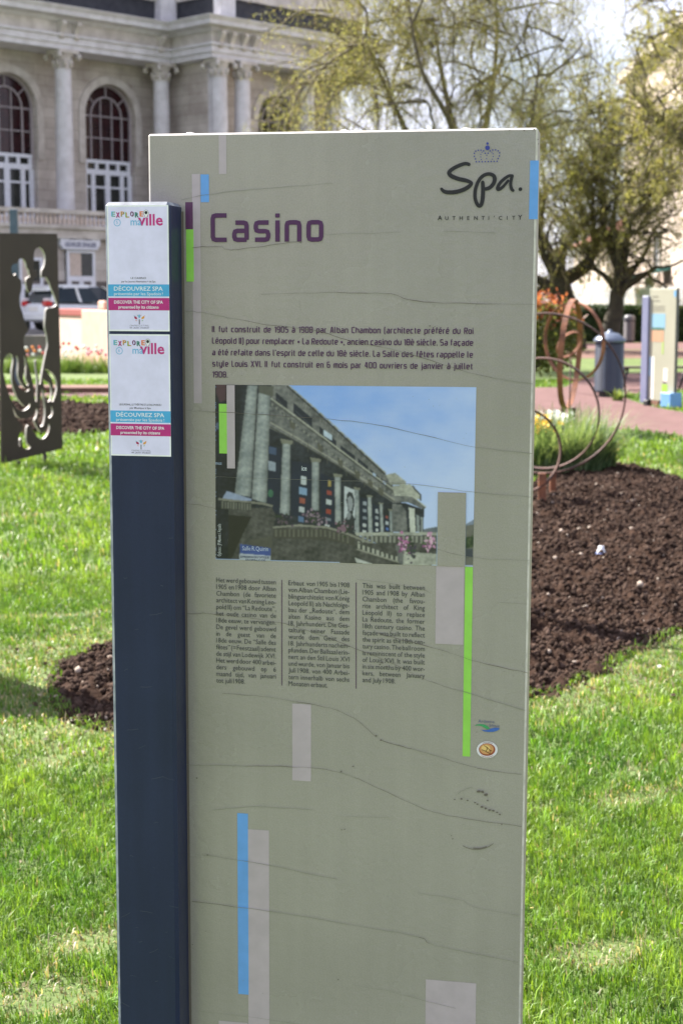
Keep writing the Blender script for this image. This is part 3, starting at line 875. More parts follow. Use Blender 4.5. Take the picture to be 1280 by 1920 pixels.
for nm, xa, ya, xb, yb, lay in BARS:
    if nm == 'green_bar' and ya in (1063, 1240): continue
    u0, v0 = PL((xa), (ya + yb) / 2); u1, _ = PL(xb, (ya + yb) / 2)
    vt, vb = PL((xa + xb) / 2, ya)[1], PL((xa + xb) / 2, yb)[1]
    if ya == 249: vt = vT - 0.004
    b = MB(); w = 0.0004 + 0.00004 * lay
    b.poly([F(u0, vb, w), F(u1, vb, w), F(u1, vt, w), F(u0, vt, w)])
    b.build(nm, BARC[nm], board)
b = MB()
ug0, vg0 = PL(879.5, 1063); ug1, vg1 = PL(873, 1418)
um = (ug0 + ug1) / 2; hw = pxw(7.1)
b.poly([F(um - hw, vg1, 0.00045), F(um + hw, vg1, 0.00045), F(um + hw, vg0, 0.00045), F(um - hw, vg0, 0.00045)])
b.build('green_bar', BARC['green_bar'], board)

# small round badge and wave emblem (5.82 px per photo pixel)
def L4(x, y): return PL(780 + x / 5.82, 1320 + y / 5.82)
def ell(mb, cx, cy, rx, ry, w, mi, n=24, fn=None):
    fn = fn or L4
    mb.poly([F(*fn(cx + rx * math.cos(a), cy - ry * math.sin(a)), w) for a in np.linspace(0, 2 * math.pi, n + 1)[:-1]], mi)
b = MB()
ell(b, 773, 497, 115, 92, W1, 0); ell(b, 772, 495, 90, 69, W1 + 3e-5, 1); ell(b, 768, 490, 76, 58, W1 + 6e-5, 2); ell(b, 758, 482, 48, 36, W1 + 9e-5, 3)
for k, (pts, w) in enumerate([([(740, 452), (768, 468), (772, 495), (756, 512)], 3), ([(772, 470), (800, 500), (825, 512)], 3), ([(715, 495), (760, 515), (812, 545)], 3), ([(800, 505), (812, 535)], 2)]):
    b.ribbon([L4(*p) for p in pts], pxw(w / 2.2), F, W1 + 13e-5 + k * 2e-5, 1e-6, 4)
for a in list(range(60, 121, 8)) + list(range(235, 306, 7)):
    x, y = 773 + 103 * math.cos(R(a)), 497 - 81 * math.sin(R(a)); t = R(a + 90)
    b.ribbon([L4(x - 5 * math.cos(t), y + 5 * math.sin(t)), L4(x + 5 * math.cos(t), y - 5 * math.sin(t))], pxw(1.1), F, W1 + 5e-5, 1e-6, 5 if a % 2 else 4)
b.build('round_badge', [ink((224, 220, 232)), ink((150, 68, 52)), ink((206, 150, 104)), ink((232, 196, 128)), ink((96, 58, 30)), ink((190, 60, 60))], board)
b = MB()
b.poly([F(*L4(x, y), W1) for x, y in [(632, 236), (660, 222), (700, 217), (745, 222), (780, 242), (805, 268), (770, 272), (745, 258), (715, 240), (675, 232)]], 0)
b.poly([F(*L4(x, y), W1) for x, y in [(705, 278), (745, 284), (785, 280), (820, 264), (860, 256), (905, 260), (908, 272), (880, 290), (840, 302), (790, 304), (740, 297)]], 1)
u, v = L4(675, 200); put_text(b, 'Ardenne', u, v, pxw(8.4), W1, bold=0.0, mi=2, width=pxw(30))
u, v = L4(798, 246); put_text(b, 'bleue', u, v, pxw(8.2), W1, bold=0.0, mi=2, width=pxw(18.5))
b.build('wave_emblem', [ink((60, 158, 104)), ink((62, 104, 190)), ink((96, 100, 140))], board)

# ---- the printed photograph (pixels of an enlarged view: 2.51 per photo pixel)
def LP(x, y): return PL(390 + x / 2.51, 710 + y / 2.51)
ph_m, ph_i = [], {}
def pc(h):
    if h not in ph_i:
        ph_i[h] = len(ph_m); ph_m.append(ink(h, 0.34))
    return ph_i[h]
# the print is a fine mosaic of ink dots: every vertex of a dense sheet carries its own ink colour
PW, PH = 430, 300
_s, _t = np.meshgrid(np.linspace(0, 1, PW), np.linspace(0, 1, PH)); _s, _t = _s.ravel(), _t.ravel()
_q = np.array([(35, 28), (1261, 40), (1245, 884), (37, 850)], float)
GX = (1 - _t) * ((1 - _s) * _q[0, 0] + _s * _q[1, 0]) + _t * ((1 - _s) * _q[3, 0] + _s * _q[2, 0])
GY = (1 - _t) * ((1 - _s) * _q[0, 1] + _s * _q[1, 1]) + _t * ((1 - _s) * _q[3, 1] + _s * _q[2, 1])
N1, N2, N3 = snoise(GX, GY, 150, 61, 4), snoise(GX, GY, 34, 62, 4), np.random.default_rng(63).normal(0, 1, len(GX))
NS = snoise(GX, GY * 1.7, 520, 64, 6)
g_ = np.clip(GX / 1261 * 0.55 + GY / 880 * 0.75 + 0.22 * NS, 0, 1)[:, None]
IMG = np.array(lin((118, 162, 238))) * (1 - g_) + np.array(lin((188, 204, 244))) * g_
IMG = IMG * (1 + 0.012 * N3[:, None])
PCOL = {'stone': ((86, 88, 94), (132, 132, 132)), 'column': ((128, 136, 142), (158, 162, 164)), 'shade': ((26, 29, 44), (52, 55, 68)), 'low': ((52, 52, 56), (96, 94, 94)), 'bright': ((150, 152, 146), (184, 184, 174)), 'black': ((16, 20, 32), (40, 40, 54))}
def paint(pts, c, grain=0.10):
    P_ = np.array(pts, float); lo_, hi_ = P_.min(0), P_.max(0)
    k = np.nonzero((GX >= lo_[0]) & (GX <= hi_[0]) & (GY >= lo_[1]) & (GY <= hi_[1]))[0]
    if not len(k): return
    k = k[inside(pts, GX[k], GY[k])]
    if isinstance(c, str):
        t = np.clip(0.5 + 0.4 * N1[k] + 0.3 * N2[k], 0, 1)[:, None]
        col = np.array(lin(PCOL[c][0])) * (1 - t) + np.array(lin(PCOL[c][1])) * t
        grain *= 1.3
    else:
        col = np.tile(np.array(lin(c)), (len(k), 1))
    if c == 'column' and len(pts) == 4:                                  # round shafts, lit from one side
        (x0, y0), (x1, y1), (x2, y2), (x3, y3) = pts
        v = np.clip((GY[k] - y0) / max(1, (y3 - y0)), 0, 1); xl = x0 + (x3 - x0) * v; xr = x1 + (x2 - x1) * v
        a = np.clip((GX[k] - xl) / np.maximum(1, xr - xl), 0, 1)
        col = col * (0.42 + 0.75 * np.sin(np.pi * np.clip(a * 0.82 + 0.12, 0, 1)) ** 0.9)[:, None]
    IMG[k] = col * np.clip(0.9 + 0.7 * grain * N2[k] + 0.5 * grain * N3[k] + 0.10 * N1[k], 0.2, 2)[:, None]
def pp(pts, c):
    paint(pts, c)
def pl(pts, c, wpx):
    for (ax, ay), (bx, by) in zip(pts[:-1], pts[1:]):
        d = math.hypot(bx - ax, by - ay) + 1e-9; nx, ny = -(by - ay) / d * wpx / 2, (bx - ax) / d * wpx / 2
        paint([(ax + nx, ay + ny), (bx + nx, by + ny), (bx - nx, by - ny), (ax - nx, ay - ny)], c)
b = MB()
pp([(110, 28), (300, 29), (880, 575), (870, 730), (690, 740), (300, 700), (110, 600)], 'shade')
pp([(35, 28), (88, 28), (112, 28), (150, 28), (150, 590), (120, 850), (37, 850)], 'black')
pp([(300, 29), (372, 30), (450, 96), (500, 140), (600, 232), (700, 322), (770, 386), (835, 445), (885, 530), (880, 590), (760, 510), (600, 405), (430, 300), (290, 232)], 'stone')
pl([(372, 34), (500, 146), (700, 328), (832, 450)], (58, 58, 62), 9)
pl([(378, 30), (505, 140), (705, 322), (835, 443)], (166, 168, 160), 5)
for (x0, y0, x1, y1, h) in [(318, 62, 372, 108, 46), (402, 112, 490, 186, 52), (524, 222, 604, 294, 46), (622, 312, 690, 362, 34), (704, 372, 752, 412, 26), (762, 424, 806, 464, 24), (812, 466, 842, 488, 20)]:
    pp([(x0, y0), (x1, y1), (x1, y1 + h), (x0, y0 + h)], (36, 40, 58))
    pl([(x0 + 8, y0 + h * 0.7), (x1 - 8, y1 + h * 0.7)], (88, 92, 104), 2)
pl([(296, 92), (420, 182), (600, 320), (760, 440), (884, 530)], (172, 172, 162), 6)
pl([(296, 104), (420, 194), (600, 331), (760, 450), (882, 540)], (72, 70, 68), 4)
pl([(292, 205), (430, 285), (600, 388), (760, 492), (880, 572)], (156, 154, 146), 6)
pl([(292, 226), (430, 303), (600, 403), (760, 505), (880, 582)], (70, 68, 66), 4)
for x, y in [(400, 195), (530, 300), (625, 370), (705, 425), (765, 468), (815, 506)]:
    pp([(x - 16, y), (x + 10, y + 16), (x + 8, y + 50), (x - 12, y + 34)], (92, 90, 84))
pp([(545, 240), (584, 266), (584, 292), (545, 268)], (186, 200, 220)); pp([(775, 440), (790, 450), (790, 464), (775, 454)], (170, 186, 214)); pp([(822, 478), (836, 488), (836, 500), (822, 490)], (180, 190, 214))
for k in range(62):                                                    # dentils under the cornice, joints of the stone
    t = k / 61; x = 300 + 575 * t; y = 116 + 428 * t + 22 * math.sin(t * 3.1)
    pp([(x, y), (x + 5, y + 4), (x + 5, y + 13 - 5 * t), (x, y + 9 - 5 * t)], (66, 66, 66) if k % 2 else (150, 150, 142))
for k in range(40):
    t = k / 39; x = 384 + 450 * t; y = 42 + 400 * t
    pp([(x, y + 14), (x + 3, y + 16), (x + 3, y + 40 - 18 * t), (x, y + 38 - 18 * t)], (84, 84, 84))
for x, y, h in [(400, 250, 60), (470, 300, 55), (560, 352, 50), (650, 420, 40), (735, 480, 30)]:
    pl([(x, y), (x + 2, y + h)], (86, 84, 80), 2)
# banners between the columns
for q in ([(288, 312), (344, 334), (338, 640), (278, 612)], [(392, 384), (488, 402), (486, 656), (390, 645)], [(530, 444), (594, 470), (597, 700), (532, 690)], [(714, 556), (750, 566), (752, 728), (716, 728)], [(772, 586), (804, 604), (808, 724), (776, 724)], [(826, 640), (850, 652), (854, 722), (830, 722)]):
    pp(q, (32, 38, 62))
for x, y, w_, h_, c in [(286, 318, 36, 34, (70, 86, 120)), (284, 386, 34, 44, (150, 160, 178)), (436, 456, 26, 40, (190, 196, 204)), (428, 508, 36, 34, (132, 160, 196)), (430, 558, 26, 26, (150, 84, 76)), (428, 600, 26, 26, (180, 186, 194)), (426, 646, 24, 26, (92, 116, 156)),
                        (564, 476, 16, 30, (166, 146, 92)), (558, 524, 24, 20, (150, 70, 66)), (556, 566, 24, 24, (190, 196, 202)), (556, 612, 22, 22, (150, 64, 58)), (552, 652, 26, 14, (120, 126, 140)), (550, 684, 22, 16, (190, 194, 200)), (728, 576, 18, 18, (150, 156, 170)), (728, 612, 18, 14, (140, 146, 160)), (728, 646, 18, 14, (130, 136, 152)), (728, 680, 16, 16, (190, 194, 200)), (728, 712, 16, 10, (200, 204, 208)), (788, 612, 12, 20, (176, 180, 188)), (788, 646, 12, 14, (160, 166, 178)), (788, 676, 12, 16, (196, 200, 206)), (788, 704, 12, 14, (196, 200, 206)), (836, 670, 12, 16, (180, 186, 196)), (836, 644, 11, 12, (150, 80, 80)), (836, 700, 12, 12, (90, 120, 190))]:
    pp([(x, y), (x + w_, y + w_ * 0.25), (x + w_, y + h_ + w_ * 0.2), (x, y + h_)], c)
ell_ = [(285 + 13 * math.cos(a), 540 + 18 * math.sin(a)) for a in np.linspace(0, 6.28, 13)[:-1]]; pp([(x + 10, y) for x, y in ell_], (62, 106, 88))
pp([(640, 505), (690, 524), (693, 722), (640, 690)], (192, 198, 206))
pp([(652, 545), (664, 530), (680, 538), (688, 566), (688, 600), (680, 640), (690, 660), (692, 720), (641, 690), (644, 660), (660, 636), (656, 600), (650, 575)], (48, 52, 62))
pp([(656, 562), (668, 552), (680, 566), (682, 590), (676, 620), (664, 624), (658, 596)], (150, 154, 162)); pp([(650, 640), (664, 624), (674, 640), (668, 660), (656, 664)], (140, 144, 152))
# columns
for q in ([(186, 30), (233, 32), (202, 556), (126, 544)], [(240, 38), (296, 40), (276, 586), (206, 566)], [(351, 302), (388, 306), (384, 642), (338, 634)], [(490, 388), (522, 390), (522, 622), (487, 616)], [(596, 460), (623, 462), (626, 690), (598, 684)], [(690, 520), (710, 522), (712, 726), (694, 724)], [(750, 556), (768, 557), (774, 724), (754, 722)], [(806, 590), (820, 591), (827, 722), (812, 722)], [(851, 620), (866, 622), (869, 720), (856, 720)]):
    pp(q, 'column')
    (x0, y0), (x1, y1), (x2, y2), (x3, y3) = q
    k = (x1 - x0)
    if y0 > 100:
        pp([(x0 - k * 0.3, y0 - k * 0.55), (x1 + k * 0.35, y1 - k * 0.35), (x1 + k * 0.2, y1 + k * 0.1), (x0 - k * 0.1, y0 + k * 0.1)], (128, 128, 118))
pp([(240, 30), (310, 36), (306, 86), (240, 66)], (92, 92, 88))
# end pavilion
pp([(836, 452), (880, 443), (930, 484), (932, 500), (858, 500)], 'bright'); pp([(866, 505), (950, 496), (990, 540), (1000, 570), (940, 552), (878, 556)], 'bright'); pp([(874, 545), (960, 548), (1026, 604), (1014, 616), (940, 582), (878, 584)], 'stone')
pp([(868, 584), (930, 586), (1016, 616), (1012, 722), (866, 722)], 'shade'); pp([(868, 590), (908, 592), (930, 622), (938, 722), (866, 722)], 'stone'); pp([(944, 606), (970, 612), (976, 722), (950, 722)], (196, 198, 192)); pp([(978, 640), (992, 646), (996, 722), (982, 722)], (140, 146, 150)); pp([(1000, 650), (1010, 654), (1010, 722), (1002, 722)], (150, 156, 160))
pl([(876, 548), (960, 551), (1026, 606)], (190, 190, 180), 5); pl([(960, 505), (1000, 548), (1000, 575)], (80, 80, 84), 8)
# distant roofs
pp([(1013, 708), (1080, 696), (1080, 724), (1013, 724)], (110, 116, 128)); pp([(1210, 686), (1250, 662), (1250, 880), (1208, 880)], (112, 110, 106)); pp([(1210, 686), (1250, 662), (1250, 686), (1210, 692)], (130, 140, 162)); pp([(1209, 745), (1249, 745), (1249, 790), (1209, 800)], (52, 66, 50)); pp([(1212, 800), (1246, 800), (1246, 840), (1212, 840)], (66, 70, 84))
# terrace, stairs, balustrades
pp([(300, 700), (400, 690), (560, 694), (700, 735), (800, 780), (918, 826), (918, 876), (700, 869), (298, 856)], 'low')
pp([(37, 590), (120, 596), (110, 850), (37, 849)], 'black')
pp([(96, 610), (300, 606), (322, 650), (310, 700), (300, 856), (96, 851)], 'low'); pp([(200, 760), (300, 740), (300, 856), (200, 853)], (84, 82, 78)); pp([(96, 640), (205, 650), (180, 700), (110, 850), (96, 850)], (40, 38, 40))
pp([(66, 570), (88, 528), (205, 566), (205, 576)], (150, 162, 194))
pl([(50, 566), (130, 575), (260, 588), (305, 600)], (132, 130, 122), 10); pp([(60, 574), (205, 584), (205, 620), (60, 612)], (62, 62, 64))
for k in range(11): pp([(66 + k * 13, 578 + k), (73 + k * 13, 578 + k), (73 + k * 13, 610 + k), (66 + k * 13, 609 + k)], (118, 118, 112))
pl([(305, 700), (430, 690), (560, 700), (640, 724), (760, 772), (912, 826)], (140, 138, 130), 9)
pp([(310, 706), (560, 708), (640, 732), (690, 752), (690, 786), (560, 760), (310, 750)], (72, 70, 68))
for k in range(17): x = 316 + k * 21; pp([(x, 710 + max(0, k - 11) * 6), (x + 9, 710 + max(0, k - 11) * 6), (x + 9, 744 + max(0, k - 11) * 6), (x, 744 + max(0, k - 11) * 6)], (104, 102, 96))
pp([(700, 760), (905, 832), (905, 866), (700, 800)], (60, 62, 64))
for k in range(9): x = 704 + k * 22; pp([(x, 764 + k * 7.6), (x + 12, 768 + k * 7.6), (x + 12, 802 + k * 7.4), (x, 798 + k * 7.4)], (168, 168, 160))
pl([(700, 802), (910, 868)], (150, 148, 140), 6); pp([(690, 842), (775, 872), (700, 868)], (190, 192, 190))
pp([(690, 724), (1076, 722), (1076, 736), (700, 740)], 'bright'); pp([(716, 740), (1076, 736), (1076, 776), (800, 778)], (74, 74, 74))
for k in range(17): x = 724 + k * 21; pp([(x, 741), (x + 11, 741), (x + 11, 772), (x, 770)], (142, 142, 136))
pl([(790, 778), (1076, 776)], (160, 160, 152), 7)
pp([(700, 774), (1076, 774), (1076, 840), (880, 836)], 'low'); pp([(912, 812), (1076, 824), (1076, 879), (914, 876)], 'bright'); pp([(880, 780), (920, 785), (918, 878), (896, 866)], 'stone')
rf = random.Random(5)
for cx, cy, rx, ry, n, cols in [(918, 778, 34, 44, 70, [(190, 118, 170), (216, 170, 204), (120, 70, 110), (64, 84, 56)]), (960, 800, 18, 66, 40, [(44, 50, 48), (70, 60, 84), (60, 80, 60)]), (1045, 772, 32, 44, 60, [(206, 150, 190), (226, 190, 212), (150, 90, 140), (70, 92, 60)]), (500, 655, 50, 38, 90, [(52, 50, 62), (120, 96, 120), (150, 130, 150), (50, 66, 48)]), (352, 664, 40, 30, 60, [(50, 48, 58), (96, 80, 98), (46, 58, 44)]), (637, 700, 40, 28, 60, [(52, 48, 58), (130, 100, 120), (48, 62, 48)]), (1230, 768, 16, 26, 24, [(54, 72, 50), (80, 90, 70)])]:
    for _ in range(n):
        x, y = cx + rf.gauss(0, 0.45) * rx, cy + rf.gauss(0, 0.45) * ry; r = rf.uniform(3, 8)
        a0 = rf.uniform(0, 6)
        pp([(x + r * math.cos(a0 + k * 1.257), y + r * math.sin(a0 + k * 1.257)) for k in range(5)], rf.choice(cols))
pp([(40, 28), (86, 28), (84, 100), (56, 110), (40, 70)], (84, 58, 70)); pp([(38, 210), (50, 204), (52, 240), (38, 236)], (90, 100, 130))
pp([(152, 778), (296, 798), (296, 858), (148, 853)], (64, 84, 152)); pp([(150, 822), (296, 834), (296, 860), (148, 855)], (176, 182, 196))
wtx = 0.0008
for _ in range(2):                                                     # the screen softens every edge a little
    A_ = IMG.reshape(PH, PW, 3); B_ = A_.copy()
    B_[1:-1, 1:-1] = 0.36 * A_[1:-1, 1:-1] + 0.12 * (A_[:-2, 1:-1] + A_[2:, 1:-1] + A_[1:-1, :-2] + A_[1:-1, 2:]) + 0.04 * (A_[:-2, :-2] + A_[2:, 2:] + A_[:-2, 2:] + A_[2:, :-2])
    IMG = B_.reshape(-1, 3)
m_ = bpy.data.materials.new('photo_print'); m_.use_nodes = True
_a = m_.node_tree.nodes.new('ShaderNodeAttribute'); _a.attribute_name = 'tint'
m_.node_tree.links.new(_a.outputs['Color'], m_.node_tree.nodes['Principled BSDF'].inputs['Base Color']); m_.node_tree.nodes['Principled BSDF'].inputs['Roughness'].default_value = 0.32
_uv = [LP(x, y) for x, y in zip(GX, GY)]
_ix = np.arange(PW * PH).reshape(PH, PW)
np_mesh('printed_photograph', np.array([F(u, v, 0.0005) for u, v in _uv]), np.stack([_ix[1:, :-1], _ix[1:, 1:], _ix[:-1, 1:], _ix[:-1, :-1]], -1).reshape(-1, 4), m_, board, cols=np.clip(IMG, 0, 1))
u, v = LP(162, 806); put_text(b, 'Salle R.Quirin', u, v - 0.0005, pxw(12), wtx, width=pxw(50), mi=pc((190, 200, 224)))
u, v = LP(154, 842); put_text(b, "EXPRESSION DE L'OPTIQUE", u, v, pxw(5.5), wtx, width=pxw(55), mi=pc((60, 70, 100)), bold=0.02)
u, v = LP(178, 858); put_text(b, 'DU SPA-LO DE', u, v + 0.001, pxw(4.8), wtx, width=pxw(38), mi=pc((60, 70, 100)), bold=0.02)
b.build('street_sign_lettering', ph_m, board); b = MB()
u, v = LP(440, 432); put_text(b, 'ice', u, v, pxw(13), wtx, width=pxw(10), mi=pc((190, 198, 208)), bold=0.02)
b.build('banner_lettering', ph_m, board); b = MB()
u, v = LP(36, 404); put_text(b, 'mus', u, v, pxw(9), wtx, width=pxw(12), mi=pc((150, 168, 196)), bold=0.01)
b.build('banner_lettering', ph_m, board); b = MB()
# credit line, reading upwards
u, v = LP(62, 836)
put_text(b, '\u00a9photo : JP Mawet / Aqualis', 0, 0, pxw(9.6), wtx, width=pxw(62), mi=pc((190, 194, 200)), bold=0.005, fn=lambda a, c, w: F(u - c, v + a, w))
b.build('credit_line', ph_m, board)

# ---- two paper notices on the post
STW = {'white': ink((226, 221, 255), 0.5), 'rim': ink((240, 241, 248), 0.5)}
EXPC = [(96, 178, 220), (190, 40, 120), (226, 150, 60), (120, 176, 60), (140, 50, 130), (40, 140, 120), (226, 120, 70)]
def notice(tl, tr, bl, br, num, cap1, cap2, label):
    c = [PL(*p, WF) for p in (tl, tr, br, bl)]
    (x0, z1), (x1, _), (_, z0), _ = c
    x0 = (c[0][0] + c[3][0]) / 2; x1 = (c[1][0] + c[2][0]) / 2; z1 = (c[0][1] + c[1][1]) / 2; z0 = (c[2][1] + c[3][1]) / 2
    W_, H_ = x1 - x0, z1 - z0
    def N(s, t): return (x0 + s * W_, z1 - t * H_)           # 0..1 over the sheet
    def Q(mb, s0, t0, s1, t1, w, mi=0):
        mb.poly([F(*N(s0, t1), w), F(*N(s1, t1), w), F(*N(s1, t0), w), F(*N(s0, t0), w)], mi)
    b = MB()
    w0 = WF + 0.0006
    b.box(x0, x1, -w0, -WF - 0.00005, z0, z1, 1)
    Q(b, 0.02, 0.012, 0.98, 0.988, w0 + 0.00003, 0)
    sh = b.build('paper_notice', [STW['white'], STW['rim']], sign)
    sh['label'] = label
    w = w0 + 0.0001
    b = MB(); Q(b, 0.0, 0.626, 1.0, 0.722, w); b.build('blue_band', ink((74, 170, 226), 0.5), sh)
    b = MB(); Q(b, 0.0, 0.734, 1.0, 0.833, w); b.build('magenta_band', ink((186, 38, 128), 0.5), sh)
    w += 0.0001
    b = MB()
    u, v = N(0.095, 0.676); put_text(b, 'D\u00c9COUVREZ SPA', u, v, H_ * 0.047, w, width=W_ * 0.80, bold=0.008)
    u, v = N(0.095, 0.712); put_text(b, 'pr\u00e9sent\u00e9e par les Spadois !', u, v, H_ * 0.034, w, width=W_ * 0.80, bold=0.004)
    u, v = N(0.095, 0.779); put_text(b, 'DISCOVER THE CITY OF SPA', u, v, H_ * 0.035, w, width=W_ * 0.80, bold=0.02)
    u, v = N(0.165, 0.818); put_text(b, 'presented by its citizens', u, v, H_ * 0.034, w, width=W_ * 0.66, bold=0.016)
    b.build('band_lettering', ink((236, 238, 246), 0.5), sh)
    b = MB()
    tw_ = len(cap1)
    ww = min(0.70, 0.028 * tw_)
    u, v = N(0.5 - ww / 2, 0.583); put_text(b, cap1, u, v, H_ * 0.022, w, width=W_ * ww, bold=0.01)
    ww2 = min(0.56, 0.0205 * len(cap2))
    u, v = N(0.5 - ww2 / 2, 0.610); put_text(b, cap2, u, v, H_ * 0.021, w, width=W_ * ww2, bold=0.01)
    b.build('caption', ink((58, 58, 74), 0.5), sh); b = MB()
    u, v = N(0.345, 0.962); put_text(b, 'CENTRE CULTUREL', u, v, H_ * 0.019, w, width=W_ * 0.32, mi=1)
    u, v = N(0.345, 0.977); put_text(b, 'SPA - JALHAY - STOUMONT', u, v, H_ * 0.011, w, width=W_ * 0.32, bold=0.03)
    b.build('publisher_lettering', [ink((58, 58, 74), 0.5), ink((130, 130, 150), 0.5)], sh)
    # EXPLORE ma ville heading
    b = MB(); ms = [ink(c_, 0.5) for c_ in EXPC] + [ink((196, 44, 132), 0.5), ink((98, 178, 226), 0.5), ink((22, 22, 30), 0.5), ink((238, 238, 244), 0.5)]
    sx = 0.070
    for i, ch in enumerate('EXPLORE'):
        u, v = N(sx + i * 0.077, 0.090 + (0.004 if i % 2 else -0.003))
        put_text(b, ch, u + W_ * 0.006, v - H_ * 0.002, H_ * 0.056, w, width=W_ * 0.058, bold=0.02, mi=9 if i in (4, 5) else (i + 3) % 7)
        put_text(b, ch, u, v, H_ * 0.056, w + 0.00006, width=W_ * 0.052, bold=0.012, mi=i)
    u, v = N(0.505, 0.158); put_text(b, 'ville', u, v, H_ * 0.125, w, width=W_ * 0.405, bold=0.022, mi=7)
    u, v = N(0.385, 0.158); put_text(b, 'ma', u, v, H_ * 0.085, w + 0.00005, width=W_ * 0.175, bold=0.006, mi=8)
    # map pin
    cu, cv = N(0.638, 0.062); r = W_ * 0.032
    pin = [(cu + r * math.cos(a), cv + r * 1.25 * math.sin(a)) for a in np.linspace(-0.5, math.pi + 0.5, 14)] + [(cu, cv - r * 2.2)]
    b.poly([F(a, c_, w) for a, c_ in [(cu + (a - cu) * 1.3, cv + (c_ - cv) * 1.25) for a, c_ in pin]], 9)
    b.poly([F(a, c_, w + 0.00003) for a, c_ in [(cu + (a - cu) * 1.14, cv + (c_ - cv) * 1.14) for a, c_ in pin]], 10)
    b.poly([F(cu + r * 0.75 * math.cos(a), cv + r * 0.2 + r * 0.8 * math.sin(a), w + 0.00006) for a in np.linspace(0, 6.283, 17)[:-1]], 9)
    # ringed number
    cu, cv = N(0.165, 0.136); r = W_ * 0.052
    ring = [(cu + r * math.cos(a), cv + r * math.sin(a)) for a in np.linspace(0, 2 * math.pi, 25)]
    b.ribbon(ring, W_ * 0.010, F, w, 0, 8)
    u, v = N(0.147, 0.146); put_text(b, num, u, v, H_ * 0.036, w, mi=8)
    b.build('heading_lettering', ms, sh)
    # tree emblem
    b = MB()
    def leaf(s, t, ln, wd, ang, mi):
        u, v = N(s, t); ca, sa = math.cos(R(ang)), math.sin(R(ang))
        pts = [(-ln, 0), (-ln * 0.3, wd), (ln * 0.4, wd * 0.9), (ln, 0), (ln * 0.4, -wd * 0.9), (-ln * 0.3, -wd)]
        b.poly([F(u + (p * ca - q * sa) * W_, v + (p * sa + q * ca) * W_, w) for p, q in pts], mi)
    leaf(0.445, 0.893, 0.034, 0.018, -38, 0); leaf(0.565, 0.892, 0.034, 0.018, 38, 1); leaf(0.505, 0.880, 0.034, 0.018, 90, 2)
    for s, t, a, mi in ((0.478, 0.874, 115, 3), (0.532, 0.874, 65, 4), (0.455, 0.915, -20, 4), (0.556, 0.915, 20, 3), (0.425, 0.878, 150, 2), (0.585, 0.878, 30, 4)):
        leaf(s, t, 0.016, 0.005, a, mi)
    Q(b, 0.498, 0.905, 0.512, 0.945, w, 5)
    b.build('tree_emblem', [ink((170, 40, 96), 0.5), ink((224, 160, 70), 0.5), ink((110, 180, 222), 0.5), ink((110, 170, 110), 0.5), ink((224, 140, 110), 0.5), ink((50, 50, 56), 0.5)], sh)
notice((201, 384), (316, 385.5), (205, 620.5), (318.5, 621.5), '5', 'LE CASINO', 'par les Jeunes Alternative + de Spa', 'upper white notice ringed 5, captioned LE CASINO')
notice((205.2, 626), (318.8, 627.4), (209, 854), (321, 856), '6', 'LE KURSAAL, LE TH\u00c9\u00c2TRE ET LE SALON BLEU', 'par Musique \u00e0 Spa', 'lower white notice ringed 6, captioned LE KURSAAL')

# ================================================================== THE CASINO BUILDING
M_STONE = mat('weathered_limestone', (0.60, 0.565, 0.53), 0.85, (0.40, 0.365, 0.335), 1.6, 0.15, 14, detail=7)
M_STONE2 = mat('ashlar_block_stone', (0.59, 0.55, 0.51), 0.85, (0.38, 0.34, 0.31), 0.9, 0.15, 14, detail=8)
M_COLUMN = mat('blue_grey_column_stone', (0.64, 0.63, 0.66), 0.75, (0.50, 0.485, 0.50), 2.2, 0.08, 20)
M_STAIN = mat('sooty_stone', (0.17, 0.15, 0.135), 0.9, (0.09, 0.08, 0.078), 3)
M_ROOF = mat('slate_roof', (0.016, 0.018, 0.026), 0.7, (0.035, 0.036, 0.046), 3)
M_WHITE = mat('white_joinery', (0.74, 0.76, 0.84), 0.5, (0.64, 0.66, 0.72), 6)
M_MUNTIN = mat('grey_mauve_paint', (0.36, 0.32, 0.34), 0.55, (0.30, 0.265, 0.28), 5)
M_GLASS = mat('maroon_curtain_glass', (0.035, 0.009, 0.011), 0.15, (0.016, 0.006, 0.008), 2.5, spec=0.35)
M_GLASS2 = mat('dark_glass', (0.012, 0.014, 0.012), 0.12, (0.03, 0.032, 0.028), 2, spec=0.45)
M_CREAMB = mat('sunlit_baluster_cream', (0.62, 0.52, 0.46), 0.8, (0.5, 0.42, 0.36), 5)  # lighter cream, sunlight on the balusters put into the colour

# ashlar joints as relief in the stone
def ashlar(m, bw=1.1, bh=0.42):
    N, L = m.node_tree.nodes, m.node_tree.links
    p = N['Principled BSDF']
    t = N.new('ShaderNodeTexCoord'); sp = N.new('ShaderNodeSeparateXYZ'); cb = N.new('ShaderNodeCombineXYZ')
    L.new(t.outputs['Object'], sp.inputs[0]); L.new(sp.outputs['X'], cb.inputs['X']); L.new(sp.outputs['Z'], cb.inputs['Y'])
    br = N.new('ShaderNodeTexBrick'); br.inputs['Scale'].default_value = 1
    br.inputs['Brick Width'].default_value = bw; br.inputs['Row Height'].default_value = bh; br.inputs['Mortar Size'].default_value = 0.014
    br.inputs['Color1'].default_value = (1, 1, 1, 1); br.inputs['Color2'].default_value = (0.82, 0.8, 0.78, 1); br.inputs['Mortar'].default_value = (0.55, 0.5, 0.46, 1)
    L.new(cb.outputs[0], br.inputs['Vector'])
    src = p.inputs['Base Color'].links[0].from_socket
    mx = N.new('ShaderNodeMixRGB'); mx.blend_type = 'MULTIPLY'; mx.inputs['Fac'].default_value = 0.75
    L.new(src, mx.inputs['Color1']); L.new(br.outputs['Color'], mx.inputs['Color2']); L.new(mx.outputs['Color'], p.inputs['Base Color'])
ashlar(M_STONE2)

